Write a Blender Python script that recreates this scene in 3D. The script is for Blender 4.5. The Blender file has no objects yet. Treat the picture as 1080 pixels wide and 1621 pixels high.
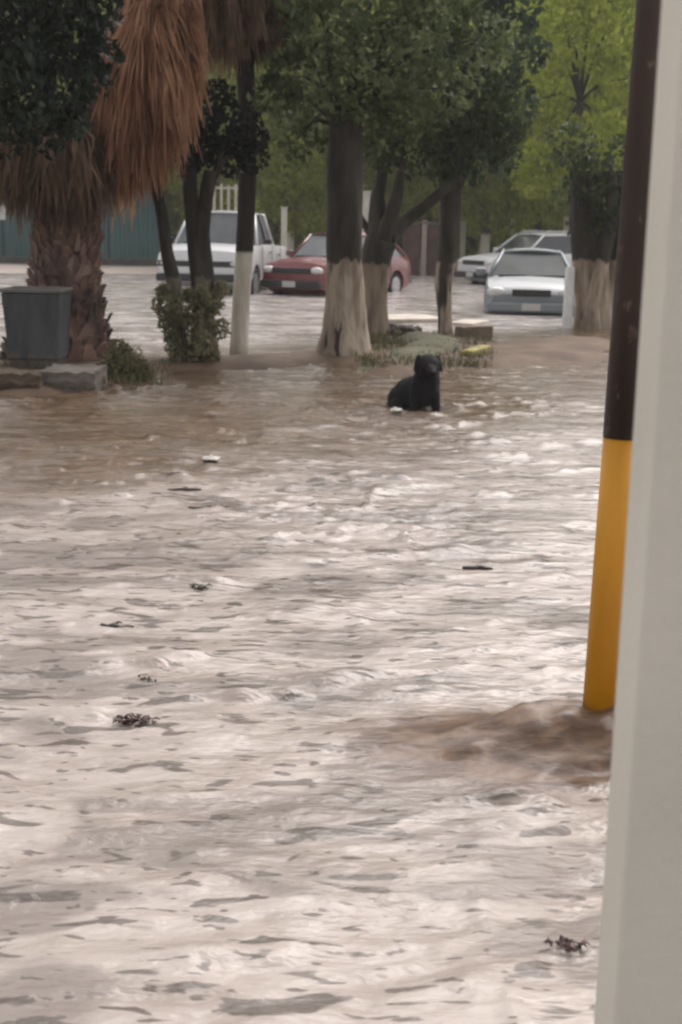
import bpy, bmesh, math, random
import numpy as np
from mathutils import Vector, Matrix, Euler

R = math.radians
SC = bpy.context.scene
COL = SC.collection
random.seed(7)
rng = np.random.default_rng(11)

# ------------------------------------------------------------------ camera
F, W, H = 2100.0, 1080.0, 1621.0
CAM_H, PITCH, ROLL = 1.55, 12.2, 1.1
cd = bpy.data.cameras.new('camera')
cam = bpy.data.objects.new('camera', cd)
COL.objects.link(cam)
cam.location = (0, 0, CAM_H)
cam.matrix_world = (Matrix.Translation((0, 0, CAM_H)) @ Matrix.Rotation(R(90 - PITCH), 4, 'X')
                    @ Matrix.Rotation(R(ROLL), 4, 'Z'))
cd.sensor_fit = 'HORIZONTAL'
cd.sensor_width = 36.0
cd.lens = F / W * 36.0
cd.dof.use_dof = True
cd.dof.focus_distance = 5.0
cd.dof.aperture_fstop = 8.0
cd.clip_start = 0.05
cd.clip_end = 2000
SC.camera = cam
CM = cam.matrix_world.copy()

def ray(px, py):
    return (CM.to_3x3() @ Vector(((px - W / 2) / F, -(py - H / 2) / F, -1.0)))

def ground(px, py, z=0.0):
    """point where the sight line of the photograph's pixel meets the level z"""
    d = ray(px, py)
    t = (z - CAM_H) / d.z
    return Vector((0, 0, CAM_H)) + d * t

def at(px, py, Y):
    d = ray(px, py)
    return Vector((0, 0, CAM_H)) + d * (Y / d.y)

# ------------------------------------------------------------------ light
world = bpy.data.worlds.new('World')
SC.world = world
world.use_nodes = True
wn = world.node_tree
wn.nodes.clear()
SUN_EL, SUN_ROT = 54, 25
sky = wn.nodes.new('ShaderNodeTexSky')
sky.sky_type = 'NISHITA'
sky.sun_disc = False
sky.sun_elevation = R(SUN_EL)
sky.sun_rotation = R(SUN_ROT)
sky.dust_density = 4.0
sky.air_density = 1.0
hs = wn.nodes.new('ShaderNodeHueSaturation')
hs.inputs['Saturation'].default_value = 0.14
bg = wn.nodes.new('ShaderNodeBackground')
bg.inputs['Strength'].default_value = 0.15
wo = wn.nodes.new('ShaderNodeOutputWorld')
wn.links.new(sky.outputs[0], hs.inputs['Color'])
tint = wn.nodes.new('ShaderNodeMix'); tint.data_type = 'RGBA'; tint.blend_type = 'MULTIPLY'
tint.inputs['Factor'].default_value = 1.0
tint.inputs['B'].default_value = (1.0, 0.955, 0.935, 1)   # cloud cover, slightly warm
wn.links.new(hs.outputs[0], tint.inputs['A'])
wn.links.new(tint.outputs['Result'], bg.inputs['Color'])
wn.links.new(bg.outputs[0], wo.inputs['Surface'])

sd = bpy.data.lights.new('sun', 'SUN')
sd.energy = 0.75
sd.angle = R(45)
sd.color = (1.0, 0.95, 0.92)
sun = bpy.data.objects.new('sun', sd)
COL.objects.link(sun)
sdir = Vector((math.sin(R(SUN_ROT)) * math.cos(R(SUN_EL)), math.cos(R(SUN_ROT)) * math.cos(R(SUN_EL)), math.sin(R(SUN_EL))))
sun.rotation_euler = sdir.to_track_quat('Z', 'Y').to_euler()

SC.view_settings.view_transform = 'Standard'
SC.view_settings.look = 'None'
SC.view_settings.exposure = 0.83
SC.view_settings.gamma = 1
SC.cycles.max_bounces = 6
SC.cycles.transparent_max_bounces = 8
SC.cycles.filter_width = 2.4
try:
    SC.cycles.use_denoising = True
except Exception:
    pass

# ------------------------------------------------------------------ materials
def mat(name, c1, c2=None, rough=0.8, scale=8.0, metal=0.0, bump=0.0, bscale=None, detail=4, coat=0.0, spec=None, stretch=None):
    m = bpy.data.materials.new(name)
    m.use_nodes = True
    nt = m.node_tree
    b = nt.nodes['Principled BSDF']
    b.inputs['Roughness'].default_value = rough
    b.inputs['Metallic'].default_value = metal
    b.inputs['Coat Weight'].default_value = coat
    if spec is not None:
        b.inputs['Specular IOR Level'].default_value = spec
    if c2 is None and bump == 0:
        b.inputs['Base Color'].default_value = (*c1, 1)
        return m
    tc = nt.nodes.new('ShaderNodeTexCoord')
    vec = tc.outputs['Object']
    if stretch:
        mp = nt.nodes.new('ShaderNodeMapping')
        mp.inputs['Scale'].default_value = stretch
        nt.links.new(vec, mp.inputs['Vector'])
        vec = mp.outputs[0]
    n = nt.nodes.new('ShaderNodeTexNoise')
    n.inputs['Scale'].default_value = scale
    n.inputs['Detail'].default_value = detail
    nt.links.new(vec, n.inputs['Vector'])
    rp = nt.nodes.new('ShaderNodeValToRGB')
    rp.color_ramp.elements[0].position = 0.35
    rp.color_ramp.elements[1].position = 0.66
    rp.color_ramp.elements[0].color = (*c1, 1)
    rp.color_ramp.elements[1].color = (*(c2 or c1), 1)
    nt.links.new(n.outputs['Fac'], rp.inputs['Fac'])
    nt.links.new(rp.outputs[0], b.inputs['Base Color'])
    if bump:
        n2 = nt.nodes.new('ShaderNodeTexNoise')
        n2.inputs['Scale'].default_value = bscale or scale * 3
        n2.inputs['Detail'].default_value = 5
        nt.links.new(vec, n2.inputs['Vector'])
        bp = nt.nodes.new('ShaderNodeBump')
        bp.inputs['Strength'].default_value = bump
        bp.inputs['Distance'].default_value = 0.03
        nt.links.new(n2.outputs['Fac'], bp.inputs['Height'])
        nt.links.new(bp.outputs[0], b.inputs['Normal'])
    return m

def leaf_mat(name, cs, rough=0.55, trans=0.3):
    """foliage: each leaf takes its own shade between the given colours"""
    m = bpy.data.materials.new(name)
    m.use_nodes = True
    nt = m.node_tree
    nt.nodes.clear()
    out = nt.nodes.new('ShaderNodeOutputMaterial')
    g = nt.nodes.new('ShaderNodeNewGeometry')
    rp = nt.nodes.new('ShaderNodeValToRGB')
    el = rp.color_ramp.elements
    while len(el) < len(cs):
        el.new(0.5)
    for i, c in enumerate(cs):
        el[i].position = i / (len(cs) - 1)
        el[i].color = (*c, 1)
    tc = nt.nodes.new('ShaderNodeTexCoord')
    nz = nt.nodes.new('ShaderNodeTexNoise')
    nz.inputs['Scale'].default_value = 1.6
    nz.inputs['Detail'].default_value = 3
    nt.links.new(tc.outputs['Object'], nz.inputs['Vector'])
    mx = nt.nodes.new('ShaderNodeMath'); mx.operation = 'MULTIPLY_ADD'
    mx.inputs[1].default_value = 0.45
    nt.links.new(g.outputs['Random Per Island'], mx.inputs[0])
    mr = nt.nodes.new('ShaderNodeMapRange')
    mr.inputs['From Min'].default_value = 0.36
    mr.inputs['From Max'].default_value = 0.66
    mr.inputs['To Max'].default_value = 0.6
    nt.links.new(nz.outputs['Fac'], mr.inputs['Value'])
    nt.links.new(mr.outputs[0], mx.inputs[2])
    nt.links.new(mx.outputs[0], rp.inputs['Fac'])
    p = nt.nodes.new('ShaderNodeBsdfPrincipled')
    p.inputs['Roughness'].default_value = rough
    p.inputs['Specular IOR Level'].default_value = 0.12
    nt.links.new(rp.outputs[0], p.inputs['Base Color'])
    t = nt.nodes.new('ShaderNodeBsdfTranslucent')
    nt.links.new(rp.outputs[0], t.inputs['Color'])
    mixn = nt.nodes.new('ShaderNodeMixShader')
    mixn.inputs[0].default_value = trans
    nt.links.new(p.outputs[0], mixn.inputs[1])
    nt.links.new(t.outputs[0], mixn.inputs[2])
    nt.links.new(mixn.outputs[0], out.inputs['Surface'])
    return m

def bark_mat(name, dark1, dark2, wash1=None, wash2=None, top=1.0, edge=0.12, streak=(6, 6, 1.2), patch=0.5):
    """bark with limewash painted on the lower trunk up to a height, worn through in streaks"""
    m = mat(name, dark1, dark2, rough=0.9, scale=3.0, bump=0.9, bscale=7, stretch=(3, 3, 0.7))
    if wash1 is None:
        return m
    nt = m.node_tree
    b = nt.nodes['Principled BSDF']
    src = b.inputs['Base Color'].links[0].from_socket
    tc = nt.nodes.new('ShaderNodeTexCoord')
    sp = nt.nodes.new('ShaderNodeSeparateXYZ')
    nt.links.new(tc.outputs['Object'], sp.inputs[0])
    mp = nt.nodes.new('ShaderNodeMapping')
    mp.inputs['Scale'].default_value = streak
    nt.links.new(tc.outputs['Object'], mp.inputs['Vector'])
    nz = nt.nodes.new('ShaderNodeTexNoise')
    nz.inputs['Scale'].default_value = 1.6
    nz.inputs['Detail'].default_value = 6
    nt.links.new(mp.outputs[0], nz.inputs['Vector'])
    w = nt.nodes.new('ShaderNodeValToRGB')
    w.color_ramp.elements[0].position = 0.38
    w.color_ramp.elements[1].position = 0.62
    w.color_ramp.elements[0].color = (*wash1, 1)
    w.color_ramp.elements[1].color = (*wash2, 1)
    nt.links.new(nz.outputs['Fac'], w.inputs['Fac'])
    # height threshold, jittered
    ad = nt.nodes.new('ShaderNodeMath'); ad.operation = 'MULTIPLY_ADD'
    ad.inputs[1].default_value = edge
    nt.links.new(nz.outputs['Fac'], ad.inputs[0])
    nt.links.new(sp.outputs['Z'], ad.inputs[2])
    lt = nt.nodes.new('ShaderNodeMapRange')
    lt.inputs['From Min'].default_value = top + edge * 0.5 + 0.02
    lt.inputs['From Max'].default_value = top + edge * 0.5 - 0.02
    nt.links.new(ad.outputs[0], lt.inputs['Value'])
    wear = nt.nodes.new('ShaderNodeMapRange')
    wear.inputs['From Min'].default_value = patch - 0.16
    wear.inputs['From Max'].default_value = patch - 0.10
    nz2 = nt.nodes.new('ShaderNodeTexNoise')
    nz2.inputs['Scale'].default_value = 1.0
    nz2.inputs['Detail'].default_value = 4
    nt.links.new(mp.outputs[0], nz2.inputs['Vector'])
    nt.links.new(nz2.outputs['Fac'], wear.inputs['Value'])
    ml = nt.nodes.new('ShaderNodeMath'); ml.operation = 'MULTIPLY'
    nt.links.new(lt.outputs[0], ml.inputs[0])
    nt.links.new(wear.outputs[0], ml.inputs[1])
    mx = nt.nodes.new('ShaderNodeMix'); mx.data_type = 'RGBA'
    nt.links.new(ml.outputs[0], mx.inputs['Factor'])
    nt.links.new(src, mx.inputs['A'])
    nt.links.new(w.outputs[0], mx.inputs['B'])
    nt.links.new(mx.outputs['Result'], b.inputs['Base Color'])
    return m

# ------------------------------------------------------------------ mesh helpers
def link(name, me, m=None, parent=None, loc=(0, 0, 0), smooth=False):
    o = bpy.data.objects.new(name, me)
    COL.objects.link(o)
    if m is not None:
        me.materials.append(m)
    o.location = loc
    if parent is not None:
        o.parent = parent
    if smooth:
        me.polygons.foreach_set('use_smooth', [True] * len(me.polygons))
        me.update()
    return o

def tag(o, label=None, cat=None, group=None, kind=None):
    if label: o['label'] = label
    if cat: o['category'] = cat
    if group: o['group'] = group
    if kind: o['kind'] = kind
    return o

def empty(name, loc, rz=0.0):
    o = bpy.data.objects.new(name, None)
    o.empty_display_size = 0.2
    COL.objects.link(o)
    o.location = loc
    o.rotation_euler = (0, 0, rz)
    return o

class MB:
    def __init__(s):
        s.v = []; s.f = []
    def add(s, vs, fs):
        k = len(s.v)
        s.v += [tuple(v) for v in vs]
        s.f += [tuple(i + k for i in f) for f in fs]
        return s
    def box(s, c, d, rz=0, taper=1.0):
        x, y, z = d[0] / 2, d[1] / 2, d[2] / 2
        vs = []
        for (a, b_, c_) in [(-1,-1,-1),(1,-1,-1),(1,1,-1),(-1,1,-1),(-1,-1,1),(1,-1,1),(1,1,1),(-1,1,1)]:
            k = taper if c_ > 0 else 1
            p = Vector((a * x * k, b_ * y * k, c_ * z))
            p.rotate(Euler((0, 0, rz)))
            vs.append(p + Vector(c))
        s.add(vs, [(0,3,2,1),(4,5,6,7),(0,1,5,4),(1,2,6,5),(2,3,7,6),(3,0,4,7)])
        return s
    def tube(s, pts, rad, n=10, cap=True, wob=0.0, seed=0):
        rr = random.Random(seed)
        pts = [Vector(p) for p in pts]
        rings = []
        k0 = len(s.v)
        a = None
        ph = rr.random() * 6
        for i, p in enumerate(pts):
            d = (pts[min(i + 1, len(pts) - 1)] - pts[max(i - 1, 0)]).normalized()
            if a is None:
                a = d.cross(Vector((0.13, 1, 0.07))).normalized()
            else:
                a = (a - d * a.dot(d)).normalized()
            b = d.cross(a)
            r = rad[i] if hasattr(rad, '__len__') else rad
            for j in range(n):
                t = 2 * math.pi * j / n
                q = r * (1 + wob * math.sin(3 * t + ph + i * 0.35) + wob * 0.7 * math.sin(5 * t - ph + i * 0.2) + wob * 0.5 * (rr.random() - 0.5))
                s.v.append(tuple(p + a * math.cos(t) * q + b * math.sin(t) * q))
        for i in range(len(pts) - 1):
            for j in range(n):
                s.f.append((k0 + i * n + j, k0 + i * n + (j + 1) % n, k0 + (i + 1) * n + (j + 1) % n, k0 + (i + 1) * n + j))
        if cap:
            s.f.append(tuple(k0 + j for j in range(n))[::-1])
            s.f.append(tuple(k0 + (len(pts) - 1) * n + j for j in range(n)))
        return s
    def lathe(s, prof, n=24, c=(0, 0, 0), axis='z'):
        k0 = len(s.v)
        for (r, h) in prof:
            for j in range(n):
                t = 2 * math.pi * j / n
                if axis == 'z': p = (r * math.cos(t), r * math.sin(t), h)
                elif axis == 'y': p = (r * math.cos(t), h, r * math.sin(t))
                else: p = (h, r * math.cos(t), r * math.sin(t))
                s.v.append((p[0] + c[0], p[1] + c[1], p[2] + c[2]))
        m = len(prof)
        for i in range(m - 1):
            for j in range(n):
                s.f.append((k0 + i * n + j, k0 + i * n + (j + 1) % n, k0 + (i + 1) * n + (j + 1) % n, k0 + (i + 1) * n + j))
        s.f.append(tuple(k0 + j for j in range(n))[::-1])
        s.f.append(tuple(k0 + (m - 1) * n + j for j in range(n)))
        return s
    def ball(s, c, r, n=14, m=9, rot=None):
        if not hasattr(r, '__len__'): r = (r, r, r)
        k0 = len(s.v)
        for i in range(m + 1):
            ph = math.pi * i / m
            for j in range(n):
                t = 2 * math.pi * j / n
                p = Vector((r[0] * math.sin(ph) * math.cos(t), r[1] * math.sin(ph) * math.sin(t), r[2] * math.cos(ph)))
                if rot: p.rotate(Euler(rot))
                s.v.append(tuple(p + Vector(c)))
        for i in range(m):
            for j in range(n):
                s.f.append((k0 + i * n + j, k0 + (i + 1) * n + j, k0 + (i + 1) * n + (j + 1) % n, k0 + i * n + (j + 1) % n))
        return s
    def build(s, name, m, parent=None, loc=(0, 0, 0), smooth=False, bevel=0.0, seg=2):
        me = bpy.data.meshes.new(name)
        me.from_pydata(s.v, [], s.f)
        if smooth or bevel:
            bm = bmesh.new(); bm.from_mesh(me)
            bmesh.ops.remove_doubles(bm, verts=bm.verts, dist=1e-5)
            bmesh.ops.recalc_face_normals(bm, faces=bm.faces)
            if bevel:
                bmesh.ops.bevel(bm, geom=[e for e in bm.edges if len(e.link_faces) == 2 and e.calc_face_angle(0) > 0.5],
                                offset=bevel, segments=seg, affect='EDGES', profile=0.5)
            bm.to_mesh(me); bm.free()
        return link(name, me, m, parent, loc, smooth)

def np_mesh(name, co, faces4, m, parent=None, loc=(0, 0, 0), smooth=False):
    me = bpy.data.meshes.new(name)
    nv, nf = len(co), len(faces4)
    me.vertices.add(nv)
    me.vertices.foreach_set('co', np.asarray(co, np.float32).ravel())
    me.loops.add(nf * 4)
    me.loops.foreach_set('vertex_index', np.asarray(faces4, np.int32).ravel())
    me.polygons.add(nf)
    me.polygons.foreach_set('loop_start', np.arange(0, nf * 4, 4, dtype=np.int32))
    me.polygons.foreach_set('use_smooth', np.full(nf, smooth, dtype=bool))
    me.update(calc_edges=True)
    me.validate()
    return link(name, me, m, parent, loc)

def unit(v):
    return v / np.maximum(np.linalg.norm(v, axis=1, keepdims=True), 1e-9)

def leaf_cloud(clumps, leaf, cover=4.0, droop=0.3, aspect=0.5, shell=0.55):
    """clumps: (x,y,z,rx,ry,rz) ; returns verts, quads of diamond leaves spread through the clumps"""
    P = []; 
    for (x, y, z, rx, ry, rz) in clumps:
        a = leaf * leaf * aspect
        n = int(cover * math.pi * ((rx + ry + rz) / 3) ** 2 / a)
        n = max(n, 12)
        d = unit(rng.normal(size=(n, 3)))
        # lumpy radius: several bulges per clump
        bl = unit(rng.normal(size=(7, 3)))
        lump = np.max(d @ bl.T, axis=1)
        rad = (shell + (1 - shell) * rng.random(n) ** 0.6) * (0.68 + 0.36 * lump ** 3)
        P.append(np.array([x, y, z]) + d * rad[:, None] * np.array([rx, ry, rz]))
    P = np.concatenate(P)
    n = len(P)
    u = unit(rng.normal(size=(n, 3)) + np.array([0, 0, -droop * 2.2]))
    w = unit(np.cross(u, rng.normal(size=(n, 3))))
    s = leaf * (0.6 + 0.8 * rng.random(n))[:, None]
    b = P + u * s * 0.5; t = P - u * s * 0.5
    l = P + w * s * aspect * 0.5; r = P - w * s * aspect * 0.5
    co = np.stack([t, l, b, r], axis=1).reshape(-1, 3)
    f = np.arange(n * 4).reshape(-1, 4)
    return co, f

# value noise for the water
def vnoise(x, y, seed):
    xi = np.floor(x).astype(np.int64); yi = np.floor(y).astype(np.int64)
    xf = x - xi; yf = y - yi
    xf = xf * xf * xf * (xf * (xf * 6 - 15) + 10); yf = yf * yf * yf * (yf * (yf * 6 - 15) + 10)
    def h(a, b):
        n = (a * 374761393 + b * 668265263 + seed * 1442695041) & 0xffffffff
        n = ((n ^ (n >> 13)) * 1274126177) & 0xffffffff
        return ((n ^ (n >> 16)) & 0xffff) / 65535.0
    return ((h(xi, yi) * (1 - xf) + h(xi + 1, yi) * xf) * (1 - yf) + (h(xi, yi + 1) * (1 - xf) + h(xi + 1, yi + 1) * xf) * yf)

# ------------------------------------------------------------------ ground, water
POLE = ground(944, 1172)
mud = mat('mud', (0.13, 0.10, 0.075), (0.20, 0.16, 0.12), rough=0.7, scale=2.5, bump=0.6)
MB().add([(-400, -60, -0.26), (400, -60, -0.26), (400, 900, -0.26), (-400, 900, -0.26)], [(0, 1, 2, 3)]).build('ground', mud)
tag(bpy.data.objects['ground'], 'flooded street bed under the muddy water', kind='structure')

def axis_pts(segs):
    out = [segs[0][0]]
    for (a, b, s0, s1) in segs:
        p = a; 
        n = 0
        while p < b - 1e-6:
            s = s0 + (s1 - s0) * (p - a) / (b - a)
            p = min(p + s, b)
            out.append(p)
    return np.array(out)
xs = axis_pts([(0, 2.6, 0.022, 0.022), (2.6, 8, 0.03, 0.12), (8, 40, 0.12, 2.5), (40, 400, 8, 60)])
xs = np.concatenate([-xs[::-1][:-1], xs])
ys = axis_pts([(-30, 1.2, 2, 0.4), (1.2, 6.5, 0.018, 0.022), (6.5, 14, 0.022, 0.05), (14, 40, 0.05, 0.35), (40, 800, 2, 60)])
X, Y = np.meshgrid(xs, ys)
wx = X + 0.5 * (vnoise(X / 1.7, Y / 1.7, 3) - .5); wy = Y + 0.5 * (vnoise(X / 1.7, Y / 1.7, 4) - .5)
# flow runs towards lower left; crests lie across it
c, s_ = math.cos(R(-8)), math.sin(R(-8))
ux, uy = wx * c - wy * s_, wx * s_ + wy * c
amp = 0.30 + 1.1 * np.clip(vnoise(X / 1.3, Y / 1.1, 9) * 1.6 - 0.4, 0, 1)
n1 = vnoise(ux / 0.50, uy / 0.34, 21) - .5
n2 = vnoise(ux / 0.20, uy / 0.12, 22)
n3 = vnoise(ux / 0.10, uy / 0.055, 23)
rid = 1 - np.abs(2 * vnoise(ux / 0.30 + .6 * n2, uy / 0.15, 24) - 1)
rid2 = 1 - np.abs(2 * vnoise(ux / 0.15 + .5 * n2, uy / 0.075, 25) - 1)
near = np.where(Y > 18.5, .16, np.clip(1.25 - Y / 30.0, 0.35, 1.1))
Z = near * (0.020 * n1 + amp * (0.010 * (n2 - .5) + 0.015 * rid ** 5 + 0.006 * rid2 ** 4 + 0.006 * (n3 - .5)))
crest = np.clip(vnoise(ux / 0.27 + .8 * n2, uy / 0.075 + .6 * n3, 31) - 0.74, 0, 1) * np.clip(vnoise(X / .5, Y / .5, 33) * 2 - .5, 0, 1)
Z += near * 0.12 * crest * (.5 + n3)
big = vnoise(ux / 1.3, uy / 0.6, 41) - .5
Z += 0.035 * big * np.clip(1.6 - Y / 6.0, 0.12, 1)
# surge piled up against the pole
dx = X - POLE.x; dy = Y - POLE.y
calm = 1 - .75 * np.exp(-((dx + .15) / .4) ** 2 - ((dy) / .3) ** 2)
Z = Z * calm
Z += 0.10 * np.exp(-(np.abs(dx + 0.04) / 0.30) ** 2.6 - (np.abs(dy + .04) / 0.16) ** 2.6) * (0.80 + 0.2 * n1 + 0.18 * vnoise(X / .11, Y / .09, 51) + .18 * vnoise(X / .04, Y / .035, 52)) + 0.03 * np.exp(-((dx + .1) / .35) ** 2 - ((dy + .04) / .2) ** 2) * rid
Z += 0.03 * np.exp(-((dx + 0.5) / 0.35) ** 2 - ((dy + 0.05) / 0.14) ** 2)
DG = ground(672, 651)
dd = np.hypot(X - DG.x + .06, (Y - DG.y - .1))
Z += 0.022 * np.exp(-((dd - .36) / .07) ** 2) * (.4 + n2) + 0.012 * np.exp(-((dd - .62) / .06) ** 2)
co = np.stack([X, Y, Z], -1).reshape(-1, 3)
ny, nx = X.shape
idx = np.arange(nx * ny).reshape(ny, nx)
fq = np.stack([idx[:-1, :-1], idx[:-1, 1:], idx[1:, 1:], idx[1:, :-1]], -1).reshape(-1, 4)

wm = bpy.data.materials.new('muddy_water')
wm.use_nodes = True
nt = wm.node_tree
wb = nt.nodes['Principled BSDF']
tc = nt.nodes.new('ShaderNodeTexCoord')
def N(t, **k):
    n = nt.nodes.new(t)
    for a, b_ in k.items():
        setattr(n, a, b_)
    return n
def noise(scale, vec, detail=4, dist=0.0):
    n = N('ShaderNodeTexNoise'); n.inputs['Scale'].default_value = scale; n.inputs['Detail'].default_value = detail
    n.inputs['Distortion'].default_value = dist
    nt.links.new(vec, n.inputs['Vector']); return n.outputs['Fac']
def mapr(v, a, b_, c0=0., d0=1.):
    n = N('ShaderNodeMapRange'); n.interpolation_type = 'SMOOTHSTEP'
    nt.links.new(v, n.inputs['Value'])
    n.inputs['From Min'].default_value = a; n.inputs['From Max'].default_value = b_
    n.inputs['To Min'].default_value = c0; n.inputs['To Max'].default_value = d0
    return n.outputs[0]
def mth(op, a, b_=None, c0=None):
    n = N('ShaderNodeMath', operation=op)
    for i, v in enumerate((a, b_, c0)):
        if v is None: continue
        if isinstance(v, (int, float)): n.inputs[i].default_value = v
        else: nt.links.new(v, n.inputs[i])
    return n.outputs[0]
def mix(fac, a, b_):
    n = N('ShaderNodeMix', data_type='RGBA')
    if isinstance(fac, float): n.inputs['Factor'].default_value = fac
    else: nt.links.new(fac, n.inputs['Factor'])
    for nm, v in (('A', a), ('B', b_)):
        if isinstance(v, tuple): n.inputs[nm].default_value = (*v, 1)
        else: nt.links.new(v, n.inputs[nm])
    return n.outputs['Result']
P = tc.outputs['Object']
mp = N('ShaderNodeMapping'); mp.inputs['Scale'].default_value = (1, 2.2, 1); nt.links.new(P, mp.inputs['Vector'])
PS = mp.outputs[0]
sep = N('ShaderNodeSeparateXYZ'); nt.links.new(P, sep.inputs[0])
fine = mapr(noise(2.2, PS, 6, 1.0), 0.40, 0.60)
large = noise(1.0, PS, 4, 0.6)
silt_and_light = mix(fine, (0.305, 0.262, 0.230), (0.385, 0.340, 0.308))
silt_and_light = mix(mapr(sep.outputs['Y'], 16.0, 20.0), silt_and_light, mix(fine, (0.40, 0.36, 0.34), (0.55, 0.51, 0.49)))  # far street paler: sky reflection put into the base colour
silt_and_light = mix(mapr(large, 0.50, 0.57, 0, .8), silt_and_light, (0.19, 0.163, 0.145))
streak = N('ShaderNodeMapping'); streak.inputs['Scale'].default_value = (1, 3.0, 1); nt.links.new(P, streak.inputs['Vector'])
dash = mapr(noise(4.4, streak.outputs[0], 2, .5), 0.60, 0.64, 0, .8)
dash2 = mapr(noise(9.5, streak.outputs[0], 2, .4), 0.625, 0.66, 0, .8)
silt_and_light = mix(mth('MAXIMUM', dash, dash2), silt_and_light, (0.075, 0.062, 0.052))   # dark faces of ripples painted in as dashes
# shallow brown run beside the earth strip: soil, with tree shade and reflections painted in
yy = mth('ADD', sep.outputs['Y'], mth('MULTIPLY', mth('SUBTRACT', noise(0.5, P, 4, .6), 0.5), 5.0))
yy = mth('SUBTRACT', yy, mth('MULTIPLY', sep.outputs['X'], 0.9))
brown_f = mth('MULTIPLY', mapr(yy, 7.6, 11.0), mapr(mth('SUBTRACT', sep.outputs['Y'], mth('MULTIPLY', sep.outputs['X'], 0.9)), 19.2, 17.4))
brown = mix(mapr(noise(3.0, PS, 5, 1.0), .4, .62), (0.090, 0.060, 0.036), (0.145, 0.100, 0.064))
colr = mix(brown_f, silt_and_light, brown)
# soil churned up round the pole
vd = N('ShaderNodeVectorMath', operation='SUBTRACT'); nt.links.new(P, vd.inputs[0]); vd.inputs[1].default_value = (POLE.x - 0.12, POLE.y - 0.05, 0)
vm = N('ShaderNodeVectorMath', operation='MULTIPLY'); nt.links.new(vd.outputs[0], vm.inputs[0]); vm.inputs[1].default_value = (0.85, 1.5, 0)
ln = N('ShaderNodeVectorMath', operation='LENGTH'); nt.links.new(vm.outputs[0], ln.inputs[0])
pd = mth('ADD', ln.outputs['Value'], mth('MULTIPLY', mth('SUBTRACT', noise(5, P, 4), .5), 0.35))
colr = mix(mapr(pd, 0.66, 0.36, 0, .97), colr, mix(mapr(noise(6, PS, 4, 1.0), .4, .6), (0.068, 0.037, 0.020), (0.135, 0.080, 0.048)))
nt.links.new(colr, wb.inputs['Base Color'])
surge = mapr(pd, 0.62, 0.30)
nt.links.new(mth('ADD', mapr(noise(1.2, PS, 3), .35, .65, .14, .28), mth('MULTIPLY', surge, .2)), wb.inputs['Roughness'])
wb.inputs['IOR'].default_value = 1.36
wb.inputs['Specular IOR Level'].default_value = 0.5
bp = N('ShaderNodeBump'); nt.links.new(mth('MULTIPLY', mth('SUBTRACT', 0.42, mth('MULTIPLY', surge, .27)), mapr(sep.outputs['Y'], 16.0, 20.0, 1.0, .35)), bp.inputs['Strength']); bp.inputs['Distance'].default_value = 0.03
hb = mth('ADD', mth('ADD', mth('MULTIPLY', noise(9, PS, 4, .4), 1.0), mth('MULTIPLY', noise(2.4, PS, 3, .4), 2.2)), mth('MULTIPLY', noise(26, PS, 3, .3), 0.3))
nt.links.new(hb, bp.inputs['Height'])
nt.links.new(bp.outputs[0], wb.inputs['Normal'])
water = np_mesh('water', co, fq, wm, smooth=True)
tag(water, 'pale muddy floodwater rushing over the whole street', kind='structure')

# earth strip between the two streets, just breaking the water
def patch(name, outline, m, height, seed, res=0.12, soft=0.6, kind='structure'):
    """low mound over a polygon outline given in metres"""
    ol = np.array([(p.x, p.y) for p in outline])
    x0, y0 = ol.min(0) - .2; x1, y1 = ol.max(0) + .2
    gx = np.arange(x0, x1, res); gy = np.arange(y0, y1, res)
    GX, GY = np.meshgrid(gx, gy)
    inside = np.zeros(GX.shape, bool)
    dist = np.full(GX.shape, 1e9)
    n = len(ol)
    for i in range(n):
        a = ol[i]; b_ = ol[(i + 1) % n]
        c1 = (a[1] > GY) != (b_[1] > GY)
        with np.errstate(divide='ignore', invalid='ignore'):
            xi = (b_[0] - a[0]) * (GY - a[1]) / (b_[1] - a[1] + 1e-12) + a[0]
        inside ^= c1 & (GX < xi)
        ab = b_ - a
        t = np.clip(((GX - a[0]) * ab[0] + (GY - a[1]) * ab[1]) / (ab @ ab + 1e-12), 0, 1)
        d = np.hypot(GX - a[0] - t * ab[0], GY - a[1] - t * ab[1])
        dist = np.minimum(dist, d)
    sd_ = np.where(inside, dist, -dist) + 0.5 * (vnoise(GX / .7, GY / .7, seed) - .5)
    hgt = -0.12 + (height + 0.12) * np.clip(sd_ / soft, 0, 1) ** 0.6 + 0.05 * (vnoise(GX / .5, GY / .4, seed + 1) - .5) + 0.02 * (vnoise(GX / .15, GY / .15, seed + 2) - .5)
    co = np.stack([GX, GY, hgt], -1).reshape(-1, 3)
    ii = np.arange(GX.size).reshape(GX.shape)
    fq = np.stack([ii[:-1, :-1], ii[:-1, 1:], ii[1:, 1:], ii[1:, :-1]], -1).reshape(-1, 4)
    keep = (sd_.ravel()[fq] > -0.35).any(1)
    fq = fq[keep]
    used, inv = np.unique(fq, return_inverse=True)
    return np_mesh(name, co[used], inv.reshape(-1, 4), m, smooth=True)

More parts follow.
